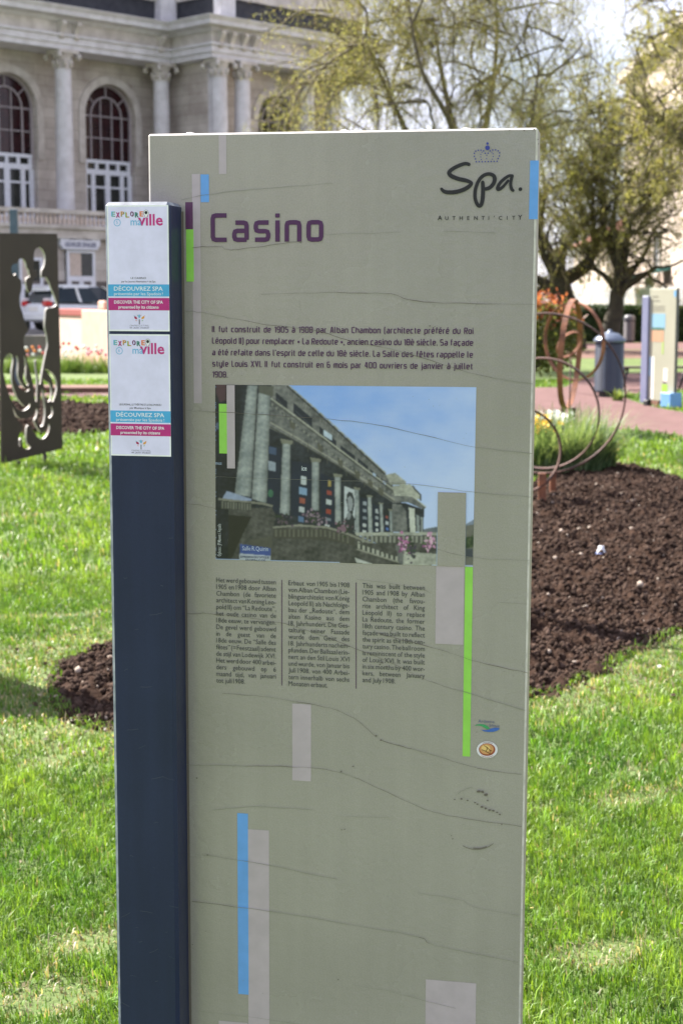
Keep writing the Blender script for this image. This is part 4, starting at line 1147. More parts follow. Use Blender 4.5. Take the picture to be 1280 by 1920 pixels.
B_O = Vector((-11.25, 65.0, 0)); B_YAW = R(45)
B_S = Vector((math.cos(B_YAW), math.sin(B_YAW), 0)); B_IN = Vector((-math.sin(B_YAW), math.cos(B_YAW), 0))
casino = empty('casino_building', B_O, B_YAW, 'pale stone columned building with tall arched maroon windows above a balustrade', 'building')
def BS(px, py, yl=0.0):
    q = on_plane(px, py, B_O + B_IN * yl, B_IN) - B_O
    return q.dot(B_S), q.z
ZT, ZA, ZC = 4.5, BS(133, 96)[1] + 0.25, 0
ZA = BS(133, 97)[1]                        # underside of the entablature
ZC = BS(133, 22)[1]                        # top of the cornice
BAY = BS(303, 200)[0]
PROJ = 2.7                                  # end pavilion stands forward
S_END = BS(322, 50)[0]                      # where the return begins
def arch_panel(mb, s0, s1, z0, z1, sc, hw, zs, y0, y1, mi=0):
    """wall piece with an arched opening down to z0"""
    pts = [(s0, z0), (sc - hw, z0), (sc - hw, zs)] + [(sc - hw * math.cos(a), zs + hw * math.sin(a)) for a in np.linspace(0, math.pi, 15)[1:-1]] + [(sc + hw, zs), (sc + hw, z0), (s1, z0), (s1, z1), (s0, z1)]
    mb.prism(pts, lambda a, c, d: (a, d, c), y0, y1, mi)
def arch_ring(mb, sc, zs, r0, r1, y0, y1, mi=0, n=16, a0=0, a1=math.pi):
    A = np.linspace(a0, a1, n + 1)
    pts = [(sc - r1 * math.cos(a), zs + r1 * math.sin(a)) for a in A] + [(sc - r0 * math.cos(a), zs + r0 * math.sin(a)) for a in A[::-1]]
    mb.prism(pts, lambda a, c, d: (a, d, c), y0, y1, mi)
wl_y = 1.25
def win_measure(yl):
    sc = BS(200.5, 230, yl)[0]
    return sc, (BS(247, 230, yl)[0] - BS(154, 230, yl)[0]) / 2, BS(200, 160, yl)[1], BS(200, 301, yl)[1]
WSC, WHW, WZT, WZM = win_measure(wl_y + 0.25)
WZS = WZT - WHW
b = MB()
win_s = [WSC - 2 * BAY, WSC - BAY, WSC]
edges = [WSC - 2.5 * BAY, WSC - 1.5 * BAY, WSC - 0.5 * BAY, S_END]
for i, sc in enumerate(win_s):
    arch_panel(b, edges[i], edges[i + 1], ZT, ZA + 0.02, sc, WHW, WZS, wl_y, wl_y + 0.6)
b.build('wall', M_STONE2, casino)
b = MB(); b.box(-2.5 * BAY, S_END + 10, 1.9, 14, 0.7, ZA)
b.build('wall', M_STONE, casino)

def arched_window(sc, yl, hw, zs, zm, zb, door=True, glass=M_GLASS):
    fr = MB(); t = 0.038; y0, y1 = yl - 0.04, yl + 0.05
    arch_ring(fr, sc, zs, hw - 0.08, hw + 0.0, y0, y1)
    fr.box(sc - hw, sc - hw + 0.10, y0, y1, zb, zs); fr.box(sc + hw - 0.10, sc + hw, y0, y1, zb, zs)
    ri = hw * 0.62
    arch_ring(fr, sc, zs, ri - t, ri + t * 0.6, y0 + 0.01, y1)
    for sx in (-1, 1):
        fr.box(sc + sx * ri - t * 0.8, sc + sx * ri + t * 0.8, y0 + 0.01, y1, zm, zs)
        fr.box(sc + sx * ri * 0.36 - t * 0.55, sc + sx * ri * 0.36 + t * 0.55, y0 + 0.012, y1, zm, zs + ri * 0.9)
    for z in (zs - 0.02, zs - (zs - zm) * 0.5, zs + 0.75 * 0):
        fr.box(sc - hw + 0.1, sc + hw - 0.1, y0 + 0.014, y1, z - t * 0.6, z + t * 0.6)
    for a in (40, 90, 140):
        ca, sa = -math.cos(R(a)), math.sin(R(a))
        p, q = (sc + ca * ri, zs + sa * ri), (sc + ca * (hw - 0.06), zs + sa * (hw - 0.06))
        nx, nz = -sa * t * 0.6, ca * t * 0.6
        fr.prism([(p[0] + nx, p[1] + nz), (p[0] - nx, p[1] - nz), (q[0] - nx, q[1] - nz), (q[0] + nx, q[1] + nz)], lambda a_, c_, d: (a_, d, c_), y0 + 0.016, y1)
    w = fr.build('arched_window', M_MUNTIN, casino)
    gl = MB()
    pts = [(sc - hw + 0.02, zm), (sc - hw + 0.02, zs)] + [(sc - (hw - 0.02) * math.cos(a), zs + (hw - 0.02) * math.sin(a)) for a in np.linspace(0, math.pi, 17)[1:-1]] + [(sc + hw - 0.02, zs), (sc + hw - 0.02, zm)]
    gl.prism(pts, lambda a, c, d: (a, d, c), yl + 0.055, yl + 0.075)
    gl.build('pane', glass, w)
    if door:
        d = MB(); H_ = zm - zb
        d.box(sc - hw + 0.1, sc + hw - 0.1, y0 - 0.02, y1, zm - 0.14, zm); d.box(sc - hw + 0.1, sc + hw - 0.1, y0 - 0.02, y1, zm - 0.62, zm - 0.40)
        for s in np.linspace(-0.86, 0.86, 5): d.box(sc + s * hw - 0.07, sc + s * hw + 0.07, y0 - 0.016, y1, zm - 0.42, zm - 0.12)
        for s in (-0.9, -0.58, 0.0, 0.58, 0.9): d.box(sc + s * hw - (0.13 if s == 0 else 0.10), sc + s * hw + (0.13 if s == 0 else 0.10), y0 - 0.012, y1, zb, zm - 0.6)
        d.box(sc - hw + 0.1, sc + hw - 0.1, y0 - 0.008, y1, zm - 1.18, zm - 1.10); d.box(sc - hw + 0.1, sc + hw - 0.1, y0 - 0.008, y1, zb, zb + 0.75)
        dr = d.build('glazed_door', M_WHITE, casino)
        g_ = MB(); g_.box(sc - hw + 0.05, sc + hw - 0.05, y1 - 0.02, y1 + 0.01, zb, zm - 0.01); g_.build('pane', M_GLASS2, dr)
for sc in win_s:
    arched_window(sc, wl_y + 0.3, WHW, WZS, WZM, ZT)
    b = MB(); arch_ring(b, sc, WZS, WHW + 0.02, WHW + 0.34, wl_y - 0.06, wl_y - 0.002)
    for sx in (-1, 1): b.box(min(sc + sx * (WHW + 0.02), sc + sx * (WHW + 0.34)), max(sc + sx * (WHW + 0.02), sc + sx * (WHW + 0.34)), wl_y - 0.06, wl_y - 0.002, WZM - 0.2, WZS)
    b.build('arch_moulding', M_STONE, casino)

# columns: shaft, moulded base, capital with corner scrolls
def column(s, y, r=0.375, z0=ZT, z1=None):
    z1 = z1 or ZA
    b = MB(); H_ = z1 - z0
    prof = [(r * 1.02, 0.55)] + [(r * (1 - 0.13 * t ** 1.6), 0.55 + (H_ - 0.55 - 0.72) * t) for t in np.linspace(0.02, 1, 8)]
    b.lathe(prof, 20, (s, y, z0))
    c = b.build('column', M_COLUMN, casino)
    b = MB(); b.box(s - r * 1.35, s + r * 1.35, y - r * 1.35, y + r * 1.35, z0, z0 + 0.25)
    b.lathe([(r * 1.3, 0.25), (r * 1.36, 0.31), (r * 1.28, 0.38), (r * 1.12, 0.42), (r * 1.18, 0.48), (r * 1.02, 0.56)], 20, (s, y, z0))
    b.build('column_base', M_STONE, c)
    b = MB(); zc = z1 - 0.74; rt = r * 0.87
    b.lathe([(rt * 1.08, 0), (rt * 1.12, 0.06), (rt, 0.09), (rt * 1.02, 0.3), (rt * 1.22, 0.5), (rt * 1.35, 0.6)], 20, (s, y, zc))
    b.box(s - rt * 1.42, s + rt * 1.42, y - rt * 1.42, y + rt * 1.42, zc + 0.6, z1 - 0.001)
    for k in range(8):                                                     # leaves
        a = k * math.pi / 4 + 0.39
        p0 = (s + rt * math.cos(a), y + rt * math.sin(a), zc + 0.08); p1 = (s + rt * 1.14 * math.cos(a), y + rt * 1.14 * math.sin(a), zc + 0.28); p2 = (s + rt * 1.36 * math.cos(a), y + rt * 1.36 * math.sin(a), zc + 0.34)
        b.tube([p0, p1, p2], [0.09, 0.08, 0.03], 5)
    for sx in (-1, 1):
        for sy in (-1, 1):                                                 # volutes
            cx, cy = s + sx * rt * 1.36, y + sy * rt * 1.36
            b.tube([(cx - sy * 0.06 * sx, cy + 0.0 * sx, zc + 0.44), (cx, cy, zc + 0.40), (cx + 0.05 * sx, cy + 0.05 * sy, zc + 0.44), (cx + 0.04 * sx, cy + 0.04 * sy, zc + 0.53), (cx - 0.05 * sx, cy - 0.05 * sy, zc + 0.57)], [0.05, 0.085, 0.10, 0.085, 0.05], 6)
    b.build('capital', M_STONE, c)
for s in (-2 * BAY, -BAY, 0.0, BAY): column(s, 0.0)
PY = -PROJ
def PS(px, py=150): return BS(px, py, PY)[0]
s412, s455 = PS(411), PS(454)
for s in (s412, s455, PS(575), PS(622)): column(s, PY)
# pilaster behind the last column and the pavilion corner
b = MB()
b.box(BAY + 0.55, S_END - 0.002, 0.55, wl_y + 0.3, ZT, ZA)
b.build('pilaster', M_STONE, casino)
P0, P1 = S_END + 0.25, PS(660) + 0.2
b = MB()
pw_y = PY + 1.0
aw_s = BS(512, 230, pw_y + 0.3)[0]; aw_hw = (BS(547, 200, pw_y)[0] - BS(470, 200, pw_y)[0]) / 2 * 0.93; aw_top = BS(512, 179, pw_y + 0.3)[1]
arch_panel(b, P0 + 0.15, P1, ZT, ZA + 0.02, aw_s, aw_hw, aw_top - aw_hw, pw_y, pw_y + 0.6)
b.box(P0, P0 + 0.9, pw_y - 0.35, 2.0, ZT, ZA)
b.box(P0 + 0.15, P1, pw_y + 0.7, 14, 0.7, ZA)
b.build('pavilion_wall', M_STONE2, casino)
b = MB(); b.box(P0 - 0.001 + 0.002, P0 + 0.62, PY - 0.1 + 0.5, PY + 0.9, ZT, ZA - 0.003); b.build('corner_pier', M_COLUMN, casino)
arched_window(aw_s, pw_y + 0.3, aw_hw, aw_top - aw_hw, WZM, ZT, True, M_GLASS2)
b = MB(); arch_ring(b, aw_s, aw_top - aw_hw, aw_hw + 0.02, aw_hw + 0.36, pw_y - 0.06, pw_y - 0.002); b.build('arch_moulding', M_STONE, casino)

# entablature following the plan: main front, return, pavilion front
def run(name, m, prof, front, drop=0.0):
    """prof: list of (out, z) outline of the moulding; mitred along the plan line"""
    path = [(-2.5 * BAY, 0.0), (S_END, 0.0), (S_END, PY), (P1 + 0.45, PY), (P1 + 0.45, 14)]
    b = MB(); rings = []
    for i, (s, y) in enumerate(path):
        if i == 0: off = (0, -1)
        elif i == 1: off = (-1, -1)
        elif i == 2: off = (-1, -1)
        elif i == 3: off = (1, -1)
        else: off = (1, 0)
        rings.append([(s + off[0] * o, y + off[1] * o, z) for o, z in prof])
    n = len(prof)
    for i in range(len(rings) - 1):
        b.add(rings[i] + rings[i + 1], [(k, (k + 1) % n, n + (k + 1) % n, n + k) for k in range(n)])
    for rr in (rings[0], rings[-1]): b.add(rr, [tuple(range(n))])
    return b.build(name, m, casino)
hA = ZC - ZA
o = 0.42
run('architrave', M_COLUMN, [(-2.0, ZA), (o - 0.08, ZA), (o - 0.08, ZA + 0.22), (o, ZA + 0.22), (o, ZA + 0.46), (o + 0.1, ZA + 0.50), (o + 0.1, ZA + 0.58), (-2.0, ZA + 0.58)], 0)
zf = ZA + 0.58
zk = ZC - 0.52
run('frieze', M_STONE, [(-0.5, zf + 0.002), (o - 0.06, zf + 0.002), (o - 0.06, zk - 0.002), (-0.5, zk - 0.002)], 0)
run('cornice', M_COLUMN, [(-0.5, zk), (o, zk), (o + 0.12, zk + 0.12), (o + 0.50, zk + 0.18), (o + 0.52, zk + 0.34), (o + 0.66, zk + 0.50), (o + 0.66, ZC), (-0.5, ZC)], 0)
# carved consoles in the frieze, in pairs above each column
def console(s, y):
    b = MB(); z1 = zk - 0.005
    b.prism([(0, z1), (0.36, z1), (0.38, z1 - 0.12), (0.26, z1 - 0.26), (0.15, z1 - 0.42), (0.2, z1 - 0.6), (0.0, z1 - 0.7)], lambda a, c, d: (s + d, y - 0.36 - a, c), -0.10, 0.10)
    b.build('console', M_STONE, casino)
for s in (-2 * BAY, -BAY, 0, BAY):
    for dx in (-0.36, 0.36): console(s + dx, 0.0)
for s in (s412, s455, PS(575), PS(622)):
    for dx in (-0.3, 0.3): console(s + dx, PY)
# dark attic balustrade and parapet over the cornice
run('attic_band', M_ROOF, [(-0.6, ZC + 0.02), (0.02, ZC + 0.02), (0.02, ZC + 0.95), (-0.6, ZC + 0.95)], 0)
run('attic_parapet', M_STONE, [(-1.2, ZC + 0.96), (0.16, ZC + 0.96), (0.16, ZC + 1.2), (0.0, ZC + 1.2), (0.0, ZC + 2.0), (-1.2, ZC + 2.0)], 0)
for s, y in ((S_END - 0.5, -0.2), (S_END + 0.45, PY - 0.2)):
    b = MB(); b.box(s - 0.42, s + 0.42, y - 0.25, y + 0.8, ZC + 0.004, ZC + 2.3)
    b.build('attic_pier', M_COLUMN, casino)
b = MB()
b.add([(-2.5 * BAY, 1.2, ZC + 1.0), (P1, 1.2, ZC + 1.0), (P1, 14, ZC + 1.0), (-2.5 * BAY, 14, ZC + 1.0), (-2.5 * BAY, 6, ZC + 3.2), (P1, 6, ZC + 3.2)], [(0, 1, 5, 4), (2, 3, 4, 5), (0, 4, 3), (1, 2, 5)])
b.build('roof', M_ROOF, casino)

# terrace with balustrade over the ground floor
TY = -3.2
zr = BS(110, 392, TY)[1]                    # top of the handrail
b = MB()
b.box(-2.5 * BAY, P1 + 2, TY + 0.25, 2.2, 0.7, ZT - 0.002)
b.build('ground_floor_wall', M_STONE2, casino)
b = MB()
b.box(-2.5 * BAY, P1 + 2, TY - 0.12, TY + 0.6, ZT, ZT + 0.14); b.box(-2.5 * BAY, P1 + 2, TY - 0.02, TY + 0.6, ZT - 0.36, ZT - 0.004)
b.box(-2.5 * BAY, P1 + 2, TY + 0.05, TY + 0.4, zr - 0.16, zr)
bal = b.build('balustrade', M_STONE, casino)
b = MB(); b.box(-2.5 * BAY, P1 + 2, TY + 0.16, TY + 0.6, 2.3, 2.5); b.box(-2.5 * BAY, P1 + 2, TY + 0.19, TY + 0.6, 0.7, 1.35); b.build('plinth_course', M_STAIN, casino)
b = MB(); hb = zr - 0.16 - ZT - 0.14
b.lathe([(0.055, 0), (0.055, 0.05 * hb), (0.04, 0.09 * hb), (0.078, 0.32 * hb), (0.07, 0.45 * hb), (0.038, 0.72 * hb), (0.035, 0.82 * hb), (0.055, 0.9 * hb), (0.055, hb)], 10)
s_a = BS(-12, 390, TY)[0]; pitch = 0.205
first = None
for k in range(60):
    if first is None:
        first = b.build('baluster', M_CREAMB, bal); ob = first
    else:
        ob = first.copy(); COL.objects.link(ob); ob.parent = bal
    ob.location = (s_a + k * pitch, TY + 0.22, ZT + 0.14)

# ground floor door with its white nameplate
def gdoor(px0, px1, pyt, z0=0.7):
    y = TY + 0.19
    s0, z1 = BS(px0, pyt, y); s1, _ = BS(px1, pyt, y)
    d = MB()
    d.box(s0 - 0.08, s1 + 0.08, y - 0.02, y + 0.055, z0, z1 + 0.08)
    dd = d.build('door_recess', M_GLASS2, casino)
    d = MB(); y -= 0.06
    d.box(s0 - 0.08, s0 + 0.05, y, y + 0.035, z0, z1 + 0.08); d.box(s1 - 0.05, s1 + 0.08, y, y + 0.035, z0, z1 + 0.08); d.box(s0 + 0.05, s1 - 0.05, y, y + 0.035, z1 - 0.04, z1 + 0.08)
    zt = z1 - 1.05; sm = (s0 + s1) / 2
    d.box(s0 + 0.05, s1 - 0.05, y, y + 0.035, zt - 0.08, zt + 0.12); d.box(sm - 0.1, sm + 0.1, y + 0.001, y + 0.034, z0, zt - 0.08)
    for sx in (s0 + 0.05, s1 - 0.13): d.box(sx, sx + 0.08, y + 0.002, y + 0.034, z0, zt - 0.08)
    d.build('door_frame', M_WHITE, dd)
    c = MB(); c.box(s0 + 0.06, sm + 0.02, y + 0.036, y + 0.038, zt + 0.13, z1 - 0.05); c.build('blind', M_CREAMB, dd)
gdoor(127, 174, 472); gdoor(38, 76, 486)
yb_ = TY + 0.05
(s0, za), (s1, zb) = BS(113.5, 441, yb_), BS(187.5, 463, yb_)
nz0, nz1 = min(za, zb) - 0.12, max(za, zb) + 0.12
b = MB()
h2 = (nz1 - nz0) / 2; zc = (nz0 + nz1) / 2
pts = [(s0, zc - h2 * 0.55), (s0 + 0.07, zc - h2 * 0.6), (s0 + 0.12, zc - h2), (s1 - 0.12, zc - h2), (s1 - 0.07, zc - h2 * 0.6), (s1, zc - h2 * 0.55), (s1, zc + h2 * 0.55), (s1 - 0.07, zc + h2 * 0.6), (s1 - 0.12, zc + h2), (s0 + 0.12, zc + h2), (s0 + 0.07, zc + h2 * 0.6), (s0, zc + h2 * 0.55)]
b.prism(pts, lambda a, c, d: (a, d, c), yb_ - 0.03, yb_ + 0.15)
np_ = b.build('nameplate', mat('white_enamel', (0.66, 0.68, 0.76), 0.4), casino)
b = MB(); fnp = lambda u, v, w: (u, yb_ - 0.034 - w, v)
put_text(b, 'BIBLIOTHEQUE', s0 + 0.40, zc + h2 * 0.14, h2 * 0.78, 0, width=(s1 - s0) - 0.80, bold=0.03, fn=fnp)
put_text(b, 'GEORGES SPAILIER', s0 + 0.18, zc - h2 * 0.70, h2 * 0.78, 0, width=(s1 - s0) - 0.36, bold=0.03, fn=fnp)
b.build('nameplate_lettering', mat('navy_letters', (0.05, 0.06, 0.14), 0.6), np_)

# ================================================================== LOW PINK WALL, CAR, POLE BY THE STREET
M_PINK = mat('pale_pink_plaster', (0.56, 0.38, 0.32), 0.9, (0.62, 0.47, 0.40), 1.6, 0.1, 20)
M_SALM = mat('salmon_stone', (0.60, 0.36, 0.29), 0.9, (0.52, 0.30, 0.24), 2.5, 0.1, 20)
M_REDC = mat('red_coping', (0.30, 0.055, 0.045), 0.8, (0.22, 0.05, 0.04), 5)
wA = at(110, 600, 47.0); wA.z = 0; wE = at(262, 600, 37.5); wE.z = 0
wD = (wE - wA); WL = wD.length; wD.normalize(); wN = Vector((wD.y, -wD.x, 0))
if wN.x > 0: wN = -wN
rw = empty('low_wall', wA, math.atan2(wD.y, wD.x), 'low sunlit pale pink wall with red coping in front of the parked car', 'wall')
def WS(px, py):
    q = on_plane(px, py, wA, wN) - wA
    return q.dot(wD), q.z
s1 = WS(157, 600)[0]; zt1 = WS(130, 579)[1]; zt2 = WS(180, 581)[1]
b = MB(); b.box(0, s1, 0, 0.35, 0, zt1 - 0.2); b.build('plaster_face', M_PINK, rw)
b = MB(); b.bevbox(-0.04, s1, -0.04, 0.39, zt1 - 0.198, zt1, 0.02); b.build('coping', M_REDC, rw)
b = MB(); b.bevbox(s1 + 0.003, WL, -0.06, 0.42, 0, zt2, 0.03)
sk = WS(191, 575)[0]
b.bevbox(sk - 0.35, sk + 0.4, -0.03, 0.36, zt2 + 0.002, zt2 + 0.24, 0.04)
b.build('stone_pier', M_SALM, rw)

# car: lofted body
def car(loc, rz):
    root = empty('parked_car', loc, rz, 'silver grey hatchback parked behind the low pink wall', 'car')
    M_CAR = mat('silver_paint', (0.66, 0.67, 0.70), 0.28, (0.62, 0.63, 0.67), 2, metal=0.1, coat=0.5)
    M_CG = mat('car_glass', (0.010, 0.016, 0.022), 0.06, (0.02, 0.03, 0.036), 1.2)
    M_TY = mat('tyre', (0.012, 0.012, 0.012), 0.8); M_RIM = mat('alloy', (0.4, 0.4, 0.42), 0.35, metal=0.8)
    M_RED = mat('red_lens', (0.50, 0.008, 0.014), 0.15); M_CLR = mat('clear_lens', (0.7, 0.6, 0.62), 0.1); M_PL = mat('number_plate', (0.7, 0.66, 0.62), 0.5)
    # stations along x (0 rear .. 4 nose): x, half width, sill z, belt z
    st_ = [(0.0, 0.72, 0.42, 0.80), (0.05, 0.80, 0.32, 0.92), (0.35, 0.85, 0.24, 0.96), (1.0, 0.87, 0.2, 0.95), (2.0, 0.875, 0.2, 0.93), (2.8, 0.87, 0.2, 0.91), (3.45, 0.84, 0.22, 0.80), (3.85, 0.76, 0.26, 0.68), (4.0, 0.62, 0.36, 0.56)]
    b = MB(); n = 10; vs = []
    for x, hw, zs, zb in st_:
        ring = []
        for yy, zz in [(-0.86, 0.0), (-0.98, 0.14), (-1, 0.45), (-0.985, 0.75), (-0.9, 1.0), (0.9, 1.0), (0.985, 0.75), (1, 0.45), (0.98, 0.14), (0.86, 0.0)]:
            ring.append((x, yy * hw, zs + (zb - zs) * zz))
        vs += ring
    fs = [(i * n + k, i * n + (k + 1) % n, (i + 1) * n + (k + 1) % n, (i + 1) * n + k) for i in range(len(st_) - 1) for k in range(n)]
    fs += [tuple(range(n))[::-1], tuple((len(st_) - 1) * n + k for k in range(n))]
    b.add(vs, fs, 0, True)
    body = b.build('body', M_CAR, root)
    sm = body.modifiers.new('round', 'SUBSURF'); sm.levels = 2; sm.render_levels = 2
    # cabin glass and roof
    lo = [(0.10, 0.76), (0.5, 0.79), (2.0, 0.80), (3.0, 0.76)]; hi = [(0.42, 0.60), (0.8, 0.63), (1.7, 0.635), (2.15, 0.60)]
    b = MB(); vs = []
    for (x, hw), (xh, hh) in zip(lo, hi):
        vs += [(x, -hw, 0.93), (xh, -hh, 1.42), (xh, hh, 1.42), (x, hw, 0.93)]
    fs = []
    for i in range(3):
        for k in range(3): fs.append((i * 4 + k, i * 4 + k + 1, (i + 1) * 4 + k + 1, (i + 1) * 4 + k))
    fs += [(3, 2, 1, 0), (12, 13, 14, 15)]
    b.add(vs, fs); b.build('windows', M_CG, root)
    b = MB(); vs = []
    for x, hw, z in [(0.22, 0.55, 1.40), (0.42, 0.62, 1.455), (0.9, 0.655, 1.50), (1.6, 0.655, 1.50), (2.2, 0.60, 1.41)]:
        vs += [(x, -hw, z - 0.11), (x, -hw * 0.93, z), (x, hw * 0.93, z), (x, hw, z - 0.11)]
    fs = [(i * 4 + k, i * 4 + k + 1, (i + 1) * 4 + k + 1, (i + 1) * 4 + k) for i in range(4) for k in range(3)] + [(i * 4 + 3, i * 4, (i + 1) * 4, (i + 1) * 4 + 3) for i in range(4)] + [(0, 1, 2, 3), (19, 18, 17, 16)]
    b.add(vs, fs, 0, False); b.build('roof', M_CAR, root)
    for sx in (-1, 1):
        b = MB()
        for (x0, x1) in ((0.16, 0.44), (1.22, 1.30), (2.95, 2.16)):
            xt = {0.16: 0.47, 1.22: 1.16, 2.95: 2.13}[x0]; xw = 0.13 if x0 == 0.16 else 0.07
            b.add([(x0, sx * 0.79, 0.93), (x0 + xw * 1.6, sx * 0.805, 0.93), (xt + xw, sx * 0.655, 1.44), (xt, sx * 0.64, 1.44), (x0, sx * 0.74, 0.93), (x0 + xw * 1.6, sx * 0.75, 0.93), (xt + xw, sx * 0.6, 1.44), (xt, sx * 0.59, 1.44)], [(0, 1, 2, 3), (7, 6, 5, 4), (0, 3, 7, 4), (1, 5, 6, 2)])
        b.build('pillars', M_CAR, root)
        b = MB(); b.bevbox(0.0, 0.26, sx * 0.70 - 0.13, sx * 0.70 + 0.13, 0.80, 0.96, 0.03); b.build('tail_light', M_RED, root)
        b = MB(); b.bevbox(0.02, 0.2, sx * 0.69 - 0.10, sx * 0.69 + 0.10, 0.963, 1.06, 0.03); b.build('tail_light', M_CLR, root)
        for x in (0.75, 3.2):
            w = empty('wheel', (x, sx * 0.78, 0.31)); w.parent = root
            b = MB(); b.lathe([(0.19, -0.1), (0.29, -0.1), (0.31, -0.06), (0.31, 0.06), (0.29, 0.1), (0.19, 0.1), (0.19, -0.1)], 24)
            t = b.build('tyre', M_TY, w); t.rotation_euler = (math.pi / 2, 0, 0)
            b = MB(); b.lathe([(0.0, 0.06), (0.05, 0.07), (0.17, 0.03), (0.188, 0.09), (0.188, -0.09), (0.0, -0.06)], 20)
            t = b.build('rim', M_RIM, w); t.rotation_euler = (math.pi / 2 * sx, 0, 0)
    b = MB(); b.bevbox(-0.07, 0.12, -0.78, 0.78, 0.34, 0.60, 0.05); b.build('bumper', M_CAR, root)
    b = MB(); b.box(-0.012, 0.03, -0.26, 0.26, 0.66, 0.78); b.build('number_plate', M_PL, root)
    return root
pc_ = at(26, 600, 50.0)
ca = R(39)
car((pc_.x + math.sin(ca) * 0.80, 50.0 - math.cos(ca) * 0.80 + 1.3, 0.76), ca)

M_POLE = mat('slate_pole_paint', (0.05, 0.085, 0.12), 0.5, (0.07, 0.11, 0.15), 5)
pp_ = at(26, 392, 30.0)
pol = empty('square_pole', (pp_.x, 30.0, 0), 0, 'slate blue square pole rising behind the brown cut-out steel plate', 'pole')
b = MB(); b.bevbox(-0.07, 0.07, -0.07, 0.07, 0, pp_.z, 0.012); b.build('shaft', M_POLE, pol)
b = MB(); b.bevbox(-0.14, 0.14, -0.14, 0.14, 0, 0.03, 0.006); b.build('base_plate', M_POLE, pol)

# ================================================================== RIGHT: FENCE, HEDGE, CREAM HOUSE
M_CREAM = mat('cream_render', (0.50, 0.41, 0.35), 0.9, (0.42, 0.34, 0.29), 0.8, 0.05, 10)
M_TRIM = mat('pale_trim', (0.55, 0.48, 0.43), 0.8, (0.46, 0.40, 0.36), 3)
M_TILE = mat('red_tiles', (0.34, 0.12, 0.08), 0.85, (0.24, 0.09, 0.07), 3)
M_TEAL = mat('teal_canvas', (0.03, 0.14, 0.14), 0.8, (0.05, 0.19, 0.18), 8)
h0 = Vector((17.9, 122, 0)); h1 = Vector((16.4, 70, 0))
dv = (h1 - h0); HL = dv.length; dv.normalize(); hyaw = math.atan2(dv.y, dv.x)
hn = Vector((-dv.y, dv.x, 0))
if hn.x > 0: hn = -hn
house = empty('cream_house', h0, hyaw, 'large cream rendered house with balconies behind the white slat fence', 'house')
ysg = 1 if (Vector((-math.sin(hyaw), math.cos(hyaw), 0)).dot(hn) < 0) else -1     # local y pointing into the house
def HS(px, py, yl=0.0):
    q = on_plane(px, py, h0 - hn * yl, hn) - h0
    return q.dot(dv), q.z
s_mid = HS(1180, 400)[0]
ztall, zlow = HS(1182, 160)[1], HS(1110, 455)[1]
b = MB(); b.box(0, s_mid, 0, ysg * 10, 0, zlow); b.build('low_wing_wall', M_CREAM, house)
b = MB(); b.box(s_mid, HL + 10, -ysg * 0.4, ysg * 12, 0, ztall); b.build('tall_wing_wall', M_CREAM, house)
b = MB(); zr_ = zlow + 3.0
b.add([(-0.4, -ysg * 0.5, zlow), (s_mid, -ysg * 0.5, zlow), (s_mid, ysg * 10.5, zlow), (-0.4, ysg * 10.5, zlow), (0.5, ysg * 5, zr_), (s_mid, ysg * 5, zr_)], [(0, 1, 5, 4), (2, 3, 4, 5), (0, 4, 3), (1, 2, 5), (0, 3, 2, 1)])
b.build('tiled_roof', M_TILE, house)
b = MB(); b.box(s_mid - 0.3, HL + 10.2, -ysg * 0.9, ysg * 12.4, ztall + 0.004, ztall + 0.5); b.box(s_mid - 0.12, HL + 10.1, -ysg * 0.62, -ysg * 0.402, ztall - 3.6, ztall - 3.2); b.build('cornice', M_TRIM, house)
def hwin(s, z0, z1, w):
    fr = MB(); yy = -ysg * 0.4 if s > s_mid else 0.0
    fr.box(s - w / 2 - 0.25, s + w / 2 + 0.25, yy - ysg * 0.14, yy - ysg * 0.003, z1 + 0.002, z1 + 0.32); fr.box(s - w / 2 - 0.25, s + w / 2 + 0.25, yy - ysg * 0.2, yy - ysg * 0.003, z0 - 0.2, z0 - 0.002)
    fr.box(s - w / 2 - 0.2, s - w / 2, yy - ysg * 0.1, yy - ysg * 0.003, z0, z1); fr.box(s + w / 2, s + w / 2 + 0.2, yy - ysg * 0.1, yy - ysg * 0.003, z0, z1)
    f_ = fr.build('window', M_TRIM, house)
    gl = MB(); gl.box(s - w / 2, s + w / 2, yy - ysg * 0.03, yy - ysg * 0.004, z0, z1); gl.build('pane', M_GLASS2, f_)
for px, pt, pb in ((1246, 440, 512), (1222, 300, 380), (1262, 250, 350)):
    s, z0 = HS(px, pb); z1 = HS(px, pt)[1]; hwin(s, z0, z1, 1.7)
for s in np.linspace(4, s_mid - 3, 5): hwin(s, 3.6, 5.4, 1.3)
sb0, zb0 = HS(1222, 536); sb1, zb1 = HS(1252, 521)
b = MB(); b.box(sb0 - 3, sb1 + 4, -ysg * 1.3, -ysg * 0.41, zb0 - 0.25, zb0); b.box(sb0 - 3, sb1 + 4, -ysg * 1.3, -ysg * 1.08, zb1 - 0.15, zb1)
for k in range(26):
    s = sb0 - 2.9 + k * (sb1 - sb0 + 6.8) / 25; b.lathe([(0.07, 0), (0.11, 0.3 * (zb1 - zb0)), (0.05, 0.7 * (zb1 - zb0)), (0.08, zb1 - zb0 - 0.15)], 8, (s, -ysg * 1.19, zb0))
b.build('balcony', M_TRIM, house)
sc0, zc0 = HS(1254, 541); zc1 = HS(1254, 520)[1]
b = MB()
b.prism([(-0.4, zc1 + 0.5), (-2.4, zc1), (-2.4, zc0), (-2.3, zc0), (-2.3, zc1 - 0.1), (-0.41, zc1 + 0.35)], lambda a, c, d: (d, ysg * a, c), sc0, sc0 + 2.6)
b.build('canopy', M_TEAL, house)

